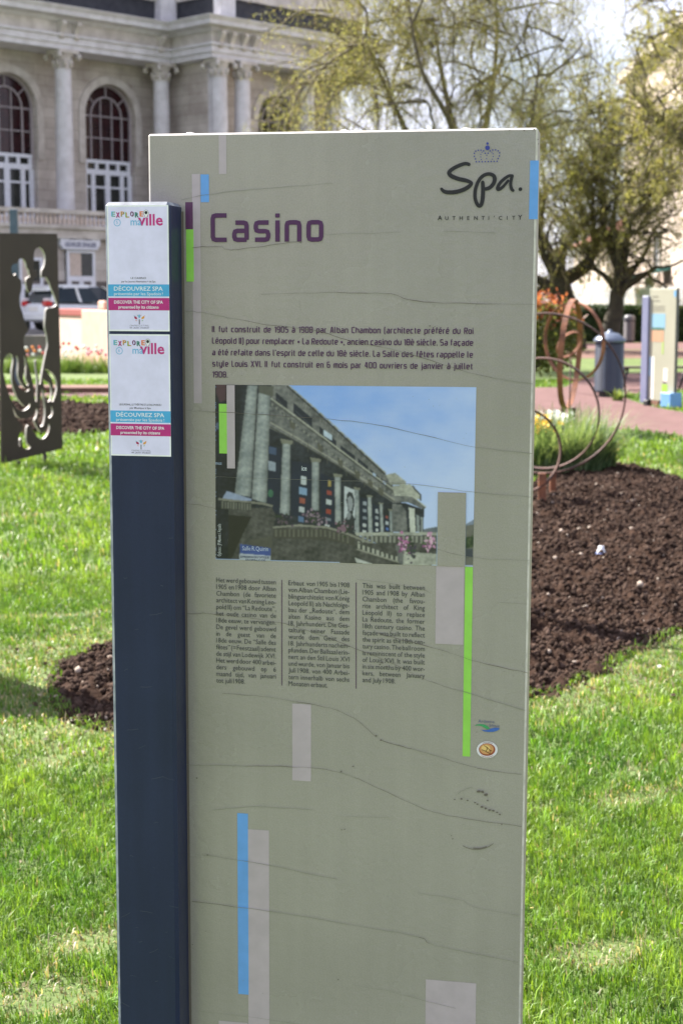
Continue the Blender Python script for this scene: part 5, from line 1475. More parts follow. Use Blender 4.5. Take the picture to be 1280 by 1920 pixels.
M_FENCE = mat('white_fence_paint', (0.56, 0.55, 0.57), 0.7, (0.48, 0.47, 0.49), 3)
f0, f1 = at(1000, 560, 96.0), at(1345, 560, 70.5); f0.z = f1.z = 0
fd = f1 - f0; FL = fd.length
fen = empty('slat_fence', f0, math.atan2(fd.y, fd.x), 'white vertical slat fence behind the dark hedge', 'fence')
zf_ = at(1200, 536, 75).z
b = MB(); k = 0; x = 0.0
while x < FL:
    b.bevbox(x, x + 0.13, 0, 0.03, 0.1, zf_ + 0.03 * math.sin(k * 1.7), 0.008); x += 0.24; k += 1
b.build('slats', M_FENCE, fen)
b = MB(); b.box(0, FL, 0.032, 0.09, 0.5, 0.62); b.box(0, FL, 0.032, 0.09, zf_ - 0.5, zf_ - 0.38); b.build('rails', M_FENCE, fen)
x = 0.0; first = None
while x < FL:
    if first is None:
        b = MB(); b.box(-0.06, 0.06, 0.092, 0.2, 0, zf_ - 0.1); first = o_ = b.build('post', M_FENCE, fen)
    else:
        o_ = first.copy(); COL.objects.link(o_); o_.parent = fen
    o_.location = (x, 0, 0); x += 2.4

# ------------------------------------------------------------------ foliage
M_LEAF = leaf_mat('leaf', 0.55, 0.5)
M_LEAF_DARK = leaf_mat('hedge_leaf', 0.2, 0.5)
M_BARK = mat('willow_bark', (0.075, 0.060, 0.044), 0.95, (0.14, 0.118, 0.080), 5, 0.5, 22)
M_BARK_DARK = mat('shaded_bark', (0.030, 0.026, 0.019), 0.95, (0.062, 0.052, 0.034), 5, 0.5, 22)  # darker bark with the trunks' shade put into its colour
M_TWIG = mat('twig_bark', (0.24, 0.21, 0.09), 0.9, (0.28, 0.22, 0.12), 4)

def leaf_cards(P, size, rg, aspect=2.2, droop=0.3):
    """many small leaves: one bent quad each"""
    n = len(P)
    d = rg.normal(0, 1, (n, 3)); d[:, 2] -= droop * 1.5; d /= np.linalg.norm(d, axis=1)[:, None]
    e = rg.normal(0, 1, (n, 3)); e -= d * (e * d).sum(1)[:, None]; e /= np.linalg.norm(e, axis=1)[:, None] + 1e-9
    L = (size * rg.uniform(0.6, 1.4, n))[:, None]; W = L / aspect / 2
    V = np.stack([P, P + d * L * 0.5 + e * W, P + d * L, P + d * L * 0.5 - e * W], 1)
    F_ = np.arange(n * 4).reshape(n, 4)
    return V.reshape(-1, 3), F_

def willow(name, base, limbs, centre, radii, n_twig, leaf_n, leaf_sz, seed, label, cols, trunk_r, hang=0.5, density=None):
    rg = np.random.default_rng(seed); rnd = random.Random(seed)
    root = empty(name, base, 0, label, 'tree', 'willow trees in the park')
    base = Vector(base)
    tm = MB(); C_ = Vector(centre)
    tips = []
    def curl(p0, d, ln, r0, r1, segs, wob, up):
        pts = [Vector(p0)]; d = Vector(d).normalized()
        for i in range(segs):
            d = (d + Vector((rnd.gauss(0, wob), rnd.gauss(0, wob), rnd.gauss(0, wob) + up))).normalized()
            pts.append(pts[-1] + d * ln / segs)
        tm.tube([p - base for p in pts], list(np.linspace(r0, r1, segs + 1)), 6 if r0 > 0.05 else 4, cap=False)
        return pts, d
    branch_pts = []
    for lp, r0, r1 in limbs:
        sp = [Vector(p) for p in smooth_line([tuple(q) for q in lp], 5)]
        tm.tube([p - base for p in sp], list(np.linspace(r0, r1, len(sp))), 10, cap=True)
        k0 = len(sp) // 2
        for _ in range(5):
            i = rnd.randint(k0, len(sp) - 1)
            d = (C_ - sp[i]) * 0.04 + Vector((rnd.gauss(0, 0.8), rnd.gauss(0, 0.8), rnd.uniform(0.3, 1.3)))
            rr = r1 * rnd.uniform(0.55, 0.9)
            q, dd = curl(sp[i], d, rnd.uniform(1.8, 3.6), rr, rr * 0.35, 8, 0.16, 0.05)
            branch_pts += q[3:]
            for _ in range(4):
                j = rnd.randint(3, len(q) - 1)
                q2, _d = curl(q[j], dd * 0.5 + Vector((rnd.gauss(0, 0.9), rnd.gauss(0, 0.9), rnd.gauss(0.3, 0.6))), rnd.uniform(1.2, 2.6), rr * 0.36, 0.012, 8, 0.22, 0.03)
                branch_pts += q2[2:]
    # branches reaching the whole crown volume
    bp = [p for p in branch_pts]
    for _ in range(150):
        u = Vector((rnd.gauss(0, 1), rnd.gauss(0, 1), rnd.gauss(0, 1))).normalized() * rnd.random() ** 0.45
        tgt = C_ + Vector((u.x * radii[0], u.y * radii[1], u.z * radii[2]))
        src = min(rnd.sample(bp, min(40, len(bp))), key=lambda p: (p - tgt).length)
        d = tgt - src
        if d.length < 0.3: continue
        mid = src + d * 0.5 + Vector((rnd.gauss(0, 0.3), rnd.gauss(0, 0.3), 0.25 * d.length * 0.5))
        sp = [Vector(p) for p in smooth_line([tuple(src), tuple(mid), tuple(tgt)], 4)]
        tm.tube([p - base for p in sp], list(np.linspace(0.035, 0.010, len(sp))), 4, cap=False)
        branch_pts += sp[2:]; bp += sp[3:7:2]
    tr = tm.build('trunk', M_BARK_DARK if cols is CD else M_BARK, root)
    # twigs and leaves
    BP = np.array([tuple(p) for p in branch_pts])
    s = BP[rg.integers(0, len(BP), n_twig)] + rg.normal(0, 0.12, (n_twig, 3))
    K = 7
    d = rg.normal(0, 1, (n_twig, 3)); d[:, 2] += 0.4; d /= np.linalg.norm(d, axis=1)[:, None]
    ln = rg.uniform(0.5, 1.7, n_twig)
    pts = [s]
    for k in range(K):
        d = d + rg.normal(0, 0.22, d.shape); d[:, 2] -= hang * 0.42; d /= np.linalg.norm(d, axis=1)[:, None]
        pts.append(pts[-1] + d * (ln / K)[:, None])
    T = np.stack(pts, 1)                                                      # n, K+1, 3
    rad = np.linspace(0.009, 0.003, K + 1)[None, :, None]
    ring = np.array([(1, 0, 0), (-0.5, 0.87, 0), (-0.5, -0.87, 0)])
    V = T[:, :, None, :] + rad[..., None] * ring[None, None]
    V = V - np.array(base)
    vi = np.arange(n_twig * (K + 1) * 3).reshape(n_twig, K + 1, 3)
    Fq = np.stack([vi[:, :-1, [0, 1, 2]], vi[:, :-1, [1, 2, 0]], vi[:, 1:, [1, 2, 0]], vi[:, 1:, [0, 1, 2]]], -1).reshape(-1, 4)
    np_mesh('twigs', V.reshape(-1, 3), Fq, M_TWIG, tr)
    n = n_twig * leaf_n
    ti = rg.integers(0, n_twig, n); tt = rg.uniform(0.1, 1, n) * K; k0 = np.minimum(tt.astype(int), K - 1); fr = (tt - k0)[:, None]
    P = T[ti, k0] * (1 - fr) + T[ti, k0 + 1] * fr + rg.normal(0, 0.03, (n, 3)) - np.array(base)
    LV, LF = leaf_cards(P, leaf_sz, rg, 2.6, 0.5)
    clump = snoise(P[:, 0] + P[:, 1] * 0.6, P[:, 2] + P[:, 1] * 0.3, 1.6, seed, 3)
    t = np.clip(0.5 + 0.45 * clump + rg.normal(0, 0.22, n), 0, 1)[:, None]
    c = np.array(cols[0]) * (1 - t) + np.array(cols[1]) * t
    c = np.where(rg.uniform(0, 1, (n, 1)) < 0.12, np.array(cols[2]), c) * rg.uniform(0.75, 1.2, (n, 1))
    np_mesh('crown', LV, LF, M_LEAF, root, cols=np.repeat(c, 4, 0))
    return root

CW = [(0.25, 0.275, 0.105), (0.40, 0.42, 0.20), (0.33, 0.29, 0.18)]
CD = [(0.115, 0.13, 0.045), (0.25, 0.265, 0.105), (0.20, 0.165, 0.10)]
dA = 40.0
willow('willow_tree', G(885, 690), [([at(885, 690, dA), at(880, 560, dA), at(890, 430, dA), at(870, 300, dA), at(840, 200, dA + 1), at(815, 60, dA + 1)], 0.24, 0.03),
        ([at(885, 560, dA), at(930, 430, dA), at(985, 280, dA - 1), at(1010, 120, dA - 1)], 0.14, 0.025),
        ([at(880, 500, dA), at(800, 330, dA), at(735, 190, dA), at(690, 90, dA - 1)], 0.13, 0.02),
        ([at(888, 470, dA), at(900, 300, dA + 2), at(930, 100, dA + 2), at(925, -60, dA + 2)], 0.11, 0.02),
        ([at(880, 450, dA), at(850, 250, dA - 2), at(790, 130, dA - 3), at(760, -20, dA - 3)], 0.10, 0.02)],
       at(775, 130, dA), (4.9, 4.0, 3.8), 5600, 15, 0.050, 5, 'thin leaved spring willow rising directly behind the large information panel', CW, 0.26)
dB = 55.5
willow('willow_tree', G(1078, 656), [([at(1078, 657, dB), at(1070, 600, dB), at(1054, 545, dB), at(1050, 520, dB)], 0.42, 0.30),
        ([at(1050, 530, dB), at(1036, 505, dB), at(1018, 470, dB), at(1012, 430, dB), at(1020, 360, dB)], 0.27, 0.07),
        ([at(1052, 528, dB), at(1078, 515, dB), at(1104, 495, dB), at(1112, 455, dB), at(1108, 380, dB)], 0.26, 0.07),
        ([at(1108, 470, dB), at(1130, 420, dB), at(1128, 330, dB), at(1150, 220, dB)], 0.15, 0.04)],
       at(1075, 300, dB), (4.0, 3.5, 3.4), 1600, 24, 0.085, 6, 'willow with a thick dark forked trunk behind the rusty hoops', CD, 0.4, 0.7)
dC = 53.5
willow('willow_tree', G(1143, 662), [([at(1143, 662, dC), at(1146, 610, dC), at(1154, 575, dC), at(1155, 545, dC)], 0.36, 0.22),
        ([at(1155, 550, dC), at(1168, 515, dC), at(1173, 470, dC), at(1185, 400, dC)], 0.18, 0.05),
        ([at(1155, 548, dC), at(1140, 525, dC), at(1120, 508, dC), at(1095, 500, dC)], 0.13, 0.05),
        ([at(1172, 508, dC), at(1190, 497, dC), at(1215, 488, dC)], 0.07, 0.03),
        ([at(1171, 480, dC), at(1150, 420, dC), at(1160, 330, dC)], 0.12, 0.04)],
       at(1195, 330, dC), (3.2, 3.2, 3.0), 1500, 24, 0.085, 7, 'willow with a gnarled grey trunk in front of the white fence and hedge', CD, 0.36, 0.6)
dD = 46.0
willow('willow_tree', G(1395, 680), [([at(1395, 680, dD), at(1385, 560, dD), at(1370, 420, dD), at(1330, 310, dD), at(1240, 230, dD), at(1180, 170, dD)], 0.3, 0.05),
        ([at(1372, 420, dD), at(1360, 260, dD), at(1330, 120, dD), at(1290, 0, dD)], 0.2, 0.04),
        ([at(1380, 500, dD), at(1400, 300, dD), at(1420, 100, dD)], 0.2, 0.05)],
       at(1290, 130, dD), (2.9, 3.0, 4.2), 1150, 20, 0.08, 8, 'olive leaved willow reaching in with a long slanting bough over the white fence', [(0.20, 0.21, 0.08), (0.34, 0.35, 0.15), (0.28, 0.24, 0.14)], 0.3)

# hedge
hg0, hg1 = at(960, 640, 69.5), at(1340, 640, 67.5)
hed = empty('clipped_hedge', ((hg0.x + hg1.x) / 2, 68.5, 0), 0, 'dark green clipped hedge in front of the white slat fence', 'hedge')
rg = np.random.default_rng(40)
hl = (hg1.x - hg0.x) / 2; zh = at(1200, 574, 68).z
n = 26000
P = np.stack([rg.uniform(-hl, hl, n), rg.uniform(-0.55, 0.55, n), rg.uniform(0.02, zh, n)], 1)
k = rg.integers(0, 3, n)
P[:, 1] = np.where(k == 0, -0.55 + np.abs(rg.normal(0, 0.1, n)), P[:, 1]); P[:, 2] = np.where(k == 1, zh - np.abs(rg.normal(0, 0.08, n)), P[:, 2])
P[:, 2] += 0.06 * snoise(P[:, 0], P[:, 1], 1.3, 5); P[:, 1] += 0.08 * snoise(P[:, 0], P[:, 2], 0.8, 6)
LV, LF = leaf_cards(P, 0.085, rg, 1.6, 0)
c = np.array([0.022, 0.05, 0.014]) + rg.uniform(0, 1, (n, 1)) ** 2 * np.array([0.04, 0.06, 0.02])
np_mesh('foliage', LV, LF, M_LEAF_DARK, hed, cols=np.repeat(c, 4, 0))
b = MB(); b.box(-hl + 0.1, hl - 0.1, -0.4, 0.4, 0.0, zh - 0.15); b.build('inner_branches', mat('hedge_core', (0.012, 0.018, 0.008), 0.95), hed)

# ================================================================== BINS
M_BIN = mat('bin_paint', (0.016, 0.021, 0.036), 0.4, (0.022, 0.028, 0.045), 3)
M_LID = mat('bin_lid', (0.10, 0.125, 0.175), 0.35, (0.13, 0.155, 0.21), 4, metal=0.3)
def bin_(px, py, hh, r, label, m1, m2, dome):
    o = G(px, py)
    root = empty('litter_bin', (o.x, o.y, 0), 0, label, 'litter bin', 'round litter bins')
    b = MB(); b.lathe([(r * 0.7, 0.0), (r * 0.7, 0.07 * hh)], 28); b.build('foot', M_DARK, root)
    b = MB(); z1 = hh * (0.80 if not dome else 0.76)
    b.lathe([(0, 0.07 * hh), (r * 1.05, 0.07 * hh), (r * 1.06, 0.10 * hh), (r, 0.115 * hh), (r * 0.985, z1), (r * 0.95, z1 + 0.01), (0, z1 + 0.01)], 36)
    body = b.build('body', m1, root)
    b = MB(); w = R(-118); ca, sa = math.cos(w), math.sin(w)
    b.bevbox(-0.012, 0.012, -0.012, 0.012, 0.12 * hh, z1 - 0.1, 0.004); s_ = b.build('door_seam', m2, body); s_.location = (r * ca, r * sa, 0); s_.rotation_euler = (0, 0, w)
    b = MB(); b.bevbox(-0.02, 0.02, -0.05, 0.05, 0, 0.035, 0.006); s_ = b.build('latch', m2, body); s_.location = (r * 1.0 * math.cos(w + 0.0), r * math.sin(w), z1 - 0.07); s_.rotation_euler = (0, 0, w)
    b = MB()
    if dome:
        b.lathe([(r * 0.93, z1 + 0.012), (r * 0.93, hh * 0.80)], 28); b.build('opening', M_DARK, root)
        b = MB(); b.lathe([(r * 1.05, hh * 0.80), (r * 1.06, hh * 0.86), (r * 0.95, hh * 0.93), (r * 0.7, hh * 0.98), (0, hh)], 32)
    else:
        b.lathe([(r * 0.99, z1 + 0.012), (r * 1.10, z1 + 0.014), (r * 1.10, hh * 0.845), (r * 1.02, hh * 0.87), (r * 0.55, hh * 0.945), (r * 0.16, hh * 0.965), (r * 0.15, hh * 0.985), (r * 0.1, hh), (0, hh)], 36)
    b.build('lid', m2, root)
bin_(1140, 744, 1.20, 0.262, 'slate grey round litter bin with pale conical lid beside the gravel path', M_BIN, M_LID, False)
bin_(1178, 643, 1.18, 0.235, 'small dark dome topped litter bin in front of the hedge', mat('dark_bin', (0.075, 0.066, 0.074), 0.5, (0.10, 0.088, 0.095), 4), mat('dark_bin_lid', (0.10, 0.10, 0.115), 0.4), True)

# ================================================================== SECOND INFORMATION PANEL
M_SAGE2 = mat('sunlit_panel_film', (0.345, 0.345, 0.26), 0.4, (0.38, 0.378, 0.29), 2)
c0 = G(1232, 763)
py_ = R(30)
sg = empty('information_panel', (c0.x, c0.y, 0), -R(64), 'tall pale sage information panel with slate post beside the gravel path near the litter bin', 'sign')
Dd = Vector((math.cos(R(64)), -math.sin(R(64)), 0)); Nn = Vector((-math.sin(R(64)), -math.cos(R(64)), 0))
def S2(px, py, w=0.0):
    q = on_plane(px, py, c0 + Nn * w, Nn) - c0
    return q.dot(Dd), q.z
xl, xr = S2(1216, 600)[0], S2(1266, 600)[0]; zt, zb = S2(1240, 541)[1], S2(1240, 752)[1]
b = MB(); b.bevbox(xl, xr, 0, 0.06, zb, zt, 0.004)
for i, q in enumerate(b.f):
    if min(b.v[j][0] for j in q) > xr - 0.006: b.m[i] = 1  # end face darkened, its shade put into the colour
bd = b.build('board', [M_SAGE2, mat('shaded_board_edge', (0.13, 0.13, 0.12), 0.7, (0.10, 0.10, 0.095), 10)], sg)
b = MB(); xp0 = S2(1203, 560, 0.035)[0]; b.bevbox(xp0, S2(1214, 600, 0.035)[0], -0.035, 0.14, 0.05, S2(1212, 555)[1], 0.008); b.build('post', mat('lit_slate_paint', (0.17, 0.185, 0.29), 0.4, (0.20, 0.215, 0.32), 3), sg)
for x in (xl + 0.02, xr - 0.14): b = MB(); b.bevbox(x - 0.04, x + 0.06, -0.06, 0.12, 0, zb, 0.008); b.build('foot', M_DARK, sg)
b = MB(); b.bevbox(xl + 0.10, xl + 0.30, 0.0, 0.1, 0, zb - 0.002, 0.01); b.build('plinth', mat('red_brown_block', (0.18, 0.09, 0.06), 0.9), sg)
def flat2(name, x0, y0, x1, y1, c, lift=0.002):
    b = MB(); (u0, v1), (u1, v0) = S2(x0, y0), S2(x1, y1)
    b.add([(u0, -lift, v0), (u1, -lift, v0), (u1, -lift, v1), (u0, -lift, v1)], [(0, 1, 2, 3)]); b.build(name, ink(c, 0.4), bd)
flat2('printed_photograph', 1220, 588, 1246, 617, (132, 172, 192)); flat2('photo_treeline', 1221, 614, 1244, 621, (74, 108, 92), 0.0024); flat2('photo_foreground', 1220, 619, 1243, 641, (190, 150, 120), 0.0027)
flat2('pale_bar', 1220, 668, 1224, 748, (226, 226, 216)); flat2('blue_bar', 1217, 668, 1220, 705, (150, 190, 224)); flat2('green_bar', 1240, 640, 1243, 664, (160, 184, 104)); flat2('pale_bar', 1243, 690, 1250, 716, (222, 220, 208)); flat2('purple_bar', 1242, 715, 1248, 719, (70, 40, 70)); flat2('green_bar', 1240, 720, 1250, 740, (150, 186, 72)); flat2('blue_bar', 1263, 545, 1266.5, 556, (110, 170, 214))
b = MB(); fn2 = lambda u, v, w: (u, -0.002 - w, v)
for y, s, wd in ((558, 'Fontaine', 20), (566, 'Pouhon', 24)):
    u, v = S2(1222, y); put_text(b, s, u, v, 0.05, 0, width=wd / 118.0, fn=fn2)
for y in (575, 579, 583):
    u, v = S2(1222, y); u1 = S2(1246, y)[0]; b.add([(u, -0.002, v), (u1, -0.002, v), (u1, -0.002, v + 0.008), (u, -0.002, v + 0.008)], [(0, 1, 2, 3)])
b.build('text_lines', ink((96, 92, 84), 0.5), bd)
ub, vb_ = S2(1246, 762); ub1, vb1 = S2(1263, 737)
b = MB(); b.bevbox(ub, ub1 + 0.03, -0.10, 0.13, vb_ - 0.0, vb1, 0.006); b.build('blue_corner_box', mat('sky_blue_paint', (0.13, 0.30, 0.58), 0.45, (0.15, 0.33, 0.60), 4), sg)

# bench behind it
bo = G(1240, 738)
be = empty('park_bench', (bo.x, bo.y + 1.0, 0), R(3), 'low dark backless bench behind the pale sage panel', 'bench')
M_BW = mat('dark_bench_wood', (0.06, 0.045, 0.035), 0.7, (0.09, 0.07, 0.05), 6)
b = MB()
for k in range(4): b.bevbox(-0.85, 0.95, k * 0.1, k * 0.1 + 0.08, 0.42, 0.46, 0.008)
b.build('seat', M_BW, be)
for x in (-0.45, 0.75):
    b = MB(); b.tube([(x - 0.12, 0.02, 0), (x, 0.06, 0.418)], 0.025, 8); b.tube([(x - 0.12, 0.36, 0), (x, 0.32, 0.418)], 0.025, 8); b.tube([(x, 0.06, 0.40), (x, 0.32, 0.40)], 0.02, 8); b.build('leg', M_DARK, be)

# ================================================================== RUSTY RING SCULPTURES
M_RUST = mat('rusty_steel', (0.125, 0.050, 0.030), 0.8, (0.27, 0.105, 0.050), 7, 0.2, 60)
M_RUST_DARK = mat('dark_rust', (0.042, 0.020, 0.015), 0.75, (0.085, 0.034, 0.022), 8, 0.2, 60)
def hoop(name, c, r, yaw, tilt, axial, thick, parent, m, n=64, rz=None, roll=0.0):
    """flat steel bar bent to a ring: axis towards the viewer, turned by yaw, leant by tilt"""
    Rm = Matrix.Rotation(yaw, 3, 'Z') @ Matrix.Rotation(tilt, 3, 'X') @ Matrix.Rotation(roll, 3, 'Y')
    b = MB(); vs = []
    rz = rz or r
    for k in range(n):
        a = 2 * math.pi * k / n
        for (dr, dy) in ((-thick / 2, -axial / 2), (thick / 2, -axial / 2), (thick / 2, axial / 2), (-thick / 2, axial / 2)):
            vs.append(Rm @ Vector(((r + dr) * math.cos(a), dy, (rz + dr) * math.sin(a))) + c)
    fs = [(k * 4 + j, k * 4 + (j + 1) % 4, ((k + 1) % n) * 4 + (j + 1) % 4, ((k + 1) % n) * 4 + j) for k in range(n) for j in range(4)]
    b.add(vs, fs, 0, False)
    return b.build(name, m, parent)
dR = 12.9
fz = G(1021, 955)
rs = empty('ring_sculpture', (fz.x - 0.1, fz.y, 0), 0, 'three thin rusty steel rings overlapping on flat bar posts in the soil bed', 'sculpture', 'rusty ring sculptures')
def rl(p): return Vector(p) - rs.location
s_ = dR / FPX
hoop('ring', rl(at(1018, 739, dR)), 151 * s_ * 1.0, R(-8), R(6), 0.05, 0.013, rs, M_RUST_DARK)
hoop('ring', rl(at(1016, 776, dR + 0.05)), 106 * s_, R(-14), R(8), 0.05, 0.012, rs, M_RUST_DARK)
hoop('ring', rl(at(972, 845, dR - 0.5)), 80 * (s_ * 0.96), R(6), R(-4), 0.05, 0.013, rs, M_RUST_DARK)
for px, ptop, pbot, d_, w_ in ((1016, 886, 968, 12.4, 0.06), (1036, 884, 938, 13.2, 0.05), (960, 884, 960, 12.8, 0.05)):
    p = at(px, ptop, d_); q = at(px, pbot, d_)
    b = MB(); x, y = p.x - rs.location.x, p.y - rs.location.y
    b.bevbox(x - w_ / 2, x + w_ / 2, y - 0.02, y + 0.02, -0.05, p.z - 0.004, 0.004); b.build('post', M_RUST, rs)

dH = 17.3
hz_ = at(1062, 850, dH)
hs = empty('ring_sculpture', (hz_.x, dH, 0), 0, 'interlocked wide rusty steel hoops standing upright behind the clump of ornamental grass', 'sculpture', 'rusty ring sculptures')
def hl_(p): return Vector(p) - hs.location
k_ = dH / FPX
hoop('hoop', hl_(at(1068, 664, dH)), 101 * k_, R(72), R(3), 0.060, 0.014, hs, M_RUST)
hoop('hoop', hl_(at(1075, 640, dH)), 72 * k_, R(-50), R(4), 0.046, 0.014, hs, M_RUST)
hoop('hoop', hl_(at(1066, 646, dH - 0.05)), 27 * k_, R(35), R(30), 0.036, 0.010, hs, M_RUST)
b = MB(); p = at(1069, 672, dH); q = at(1067, 850, dH)
b.tube([hl_(p), Vector((hl_(p).x, 0.02, 0))], 0.009, 6); b.build('rod', M_RUST_DARK, hs)
for dx, m_ in ((-0.05, M_RUST_DARK), (0.06, M_RUST_DARK)):
    b = MB(); zt_ = at(1062, 764, dH).z; b.bevbox(dx - 0.022, dx + 0.022, -0.03, 0.03, 0, zt_, 0.004); b.build('post', m_, hs)

# ================================================================== CUT STEEL PLATE WITH A FIGURE
M_PLATE = mat('brown_patina_steel', (0.030, 0.019, 0.012), 0.55, (0.040, 0.026, 0.017), 2.5, 0.05, 60)
M_CUT = mat('sunlit_cut_edge', (0.55, 0.52, 0.50), 0.4, (0.42, 0.38, 0.35), 8)  # pale colour stands for sun catching the cut edges
pf = G(40, 876); pyaw = R(42)
plate = empty('cutout_steel_plate', (pf.x, pf.y, 0), pyaw, 'dark brown steel plate pierced with a posing figure, standing on two pins in the lawn', 'sculpture', 'cut steel plates in the beds')
qD = Vector((math.cos(pyaw), math.sin(pyaw), 0)); qN = Vector((math.sin(pyaw), -math.cos(pyaw), 0))
pO = Vector((pf.x, pf.y, 0))
def Q2(px, py):
    q = on_plane(px, py, pO, qN) - pO
    return (q.dot(qD), q.z)
A1 = lambda x, y: Q2(x / 8.73, 440 + y / 8.73)
A2 = lambda x, y: Q2(x / 7.68, 640 + y / 7.68)
body1 = [(345, 390), (400, 410), (430, 470), (440, 530), (470, 570), (480, 630), (500, 680), (450, 705), (430, 760), (440, 840), (460, 920), (490, 945), (520, 930), (535, 840), (560, 720), (610, 690), (610, 600), (570, 590), (550, 520), (565, 480), (560, 350), (580, 250), (640, 205), (700, 240), (740, 330), (745, 420), (725, 520), (690, 590), (692, 700), (760, 695), (810, 780), (850, 890), (900, 1010), (935, 1120), (920, 1165), (850, 1195), (765, 1215), (745, 1350), (740, 1520), (770, 1640), (785, 1780), (778, 1880)]
body2 = [(680, 100), (670, 150), (640, 300), (610, 460), (590, 600), (565, 610), (555, 500), (540, 420), (528, 280), (512, 280), (520, 380), (540, 560), (535, 850), (510, 840), (495, 700), (470, 560), (430, 400), (390, 240), (365, 140)]
body3 = [(400, 1830), (395, 1690), (440, 1610), (470, 1560), (440, 1480), (400, 1380), (370, 1270), (330, 1150), (320, 1040), (345, 960), (360, 850), (350, 745), (300, 700), (270, 640), (240, 665), (205, 630), (190, 560), (215, 490), (280, 470), (310, 420)]
loops = [[A1(*p) for p in body1] + [A2(*p) for p in body2] + [A1(*p) for p in body3]]
for L_ in ([(55, 330), (80, 220), (125, 175), (175, 190), (195, 270), (175, 430), (180, 580), (210, 700), (260, 820), (320, 900), (370, 935), (405, 910), (430, 890), (440, 920), (400, 970), (340, 1000), (270, 980), (210, 920), (150, 800), (100, 650), (60, 480)],
           [(235, 210), (260, 230), (270, 320), (265, 480), (300, 590), (360, 670), (430, 680), (420, 710), (370, 720), (310, 690), (250, 610), (210, 500), (225, 350)],
           [(345, 210), (370, 250), (385, 350), (378, 500), (400, 590), (420, 620), (395, 635), (355, 590), (340, 500), (360, 350)],
           [(650, 405), (700, 415), (760, 460), (810, 540), (825, 660), (805, 770), (770, 860), (745, 850), (765, 750), (770, 640), (740, 520)],
           [(625, 530), (660, 570), (710, 600), (745, 680), (745, 790), (720, 860), (670, 860), (640, 800), (650, 700), (630, 600)],
           [(600, 690), (625, 720), (640, 840), (655, 960), (650, 1100), (620, 1210), (580, 1225), (555, 1170), (555, 1050), (580, 900), (590, 780)],
           [(740, 930), (765, 980), (760, 1050), (720, 1100), (690, 1085), (730, 1040)],
           [(180, 930), (205, 980), (250, 1080), (330, 1115), (400, 1110), (450, 1085), (490, 1060), (520, 970), (545, 985), (530, 1080), (500, 1140), (530, 1220), (580, 1290), (630, 1310), (680, 1260), (705, 1190), (720, 1210), (705, 1310), (650, 1390), (590, 1405), (530, 1360), (480, 1290), (450, 1220), (400, 1215), (385, 1300), (385, 1390), (400, 1470), (445, 1520), (430, 1545), (370, 1550), (330, 1500), (315, 1400), (290, 1420), (290, 1510), (275, 1480), (275, 1380), (310, 1290), (350, 1220), (280, 1160), (220, 1070)]):
    loops.append([A2(*p) for p in L_])
outer = [Q2(-1, 437), Q2(4, 870), Q2(118, 841), Q2(108, 438)]
loops = [smooth_loop(l, 3) for l in loops]
b = MB(); TH = 0.030
polys = [[Vector((x, z, 0)) for x, z in outer]] + [[Vector((x, z, 0)) for x, z in l] for l in loops]
flat = [p for pl_2 in polys for p in pl_2]
tri = tessellate_polygon(polys)
b.add([(p.x, 0, p.y) for p in flat], tri, 0); b.add([(p.x, TH, p.y) for p in flat], tri, 0)
i0 = 0
for li_, pl_2 in enumerate(polys):
    n = len(pl_2)
    b.add([(p.x, 0, p.y) for p in pl_2] + [(p.x, TH, p.y) for p in pl_2], [(k, (k + 1) % n, n + (k + 1) % n, n + k) for k in range(n)], 0 if li_ == 0 else 1)
b.build('pierced_sheet', [M_PLATE, M_CUT], plate)
for px, pt, pb in ((37, 864, 878), (86, 850, 864)):
    u, _ = Q2(px, pb); b = MB(); b.tube([(u, TH / 2, -0.1), (u, TH / 2, Q2(px, pt)[1] + 0.0)], 0.022, 8); b.build('pin', M_PLATE, plate)
# unseen plate and panel, added for the shadows they throw into view
for (x, y, rz, lb) in ((0.02, 8.65, R(-10), 'unseen brown cut-out steel plate added behind the information panel for its shadow'),):
    c = copy_tree(plate); c.location = (x, y, -0.22); c.rotation_euler = (0, 0, rz); c.scale = (0.8, 1, 0.86); c['label'] = lb

c = copy_tree(sg); c.location = (-2.36, 7.30, 0); c.rotation_euler = (0, 0, R(-12)); c['label'] = 'unseen information panel added out of view to throw shade beside the small soil corner'

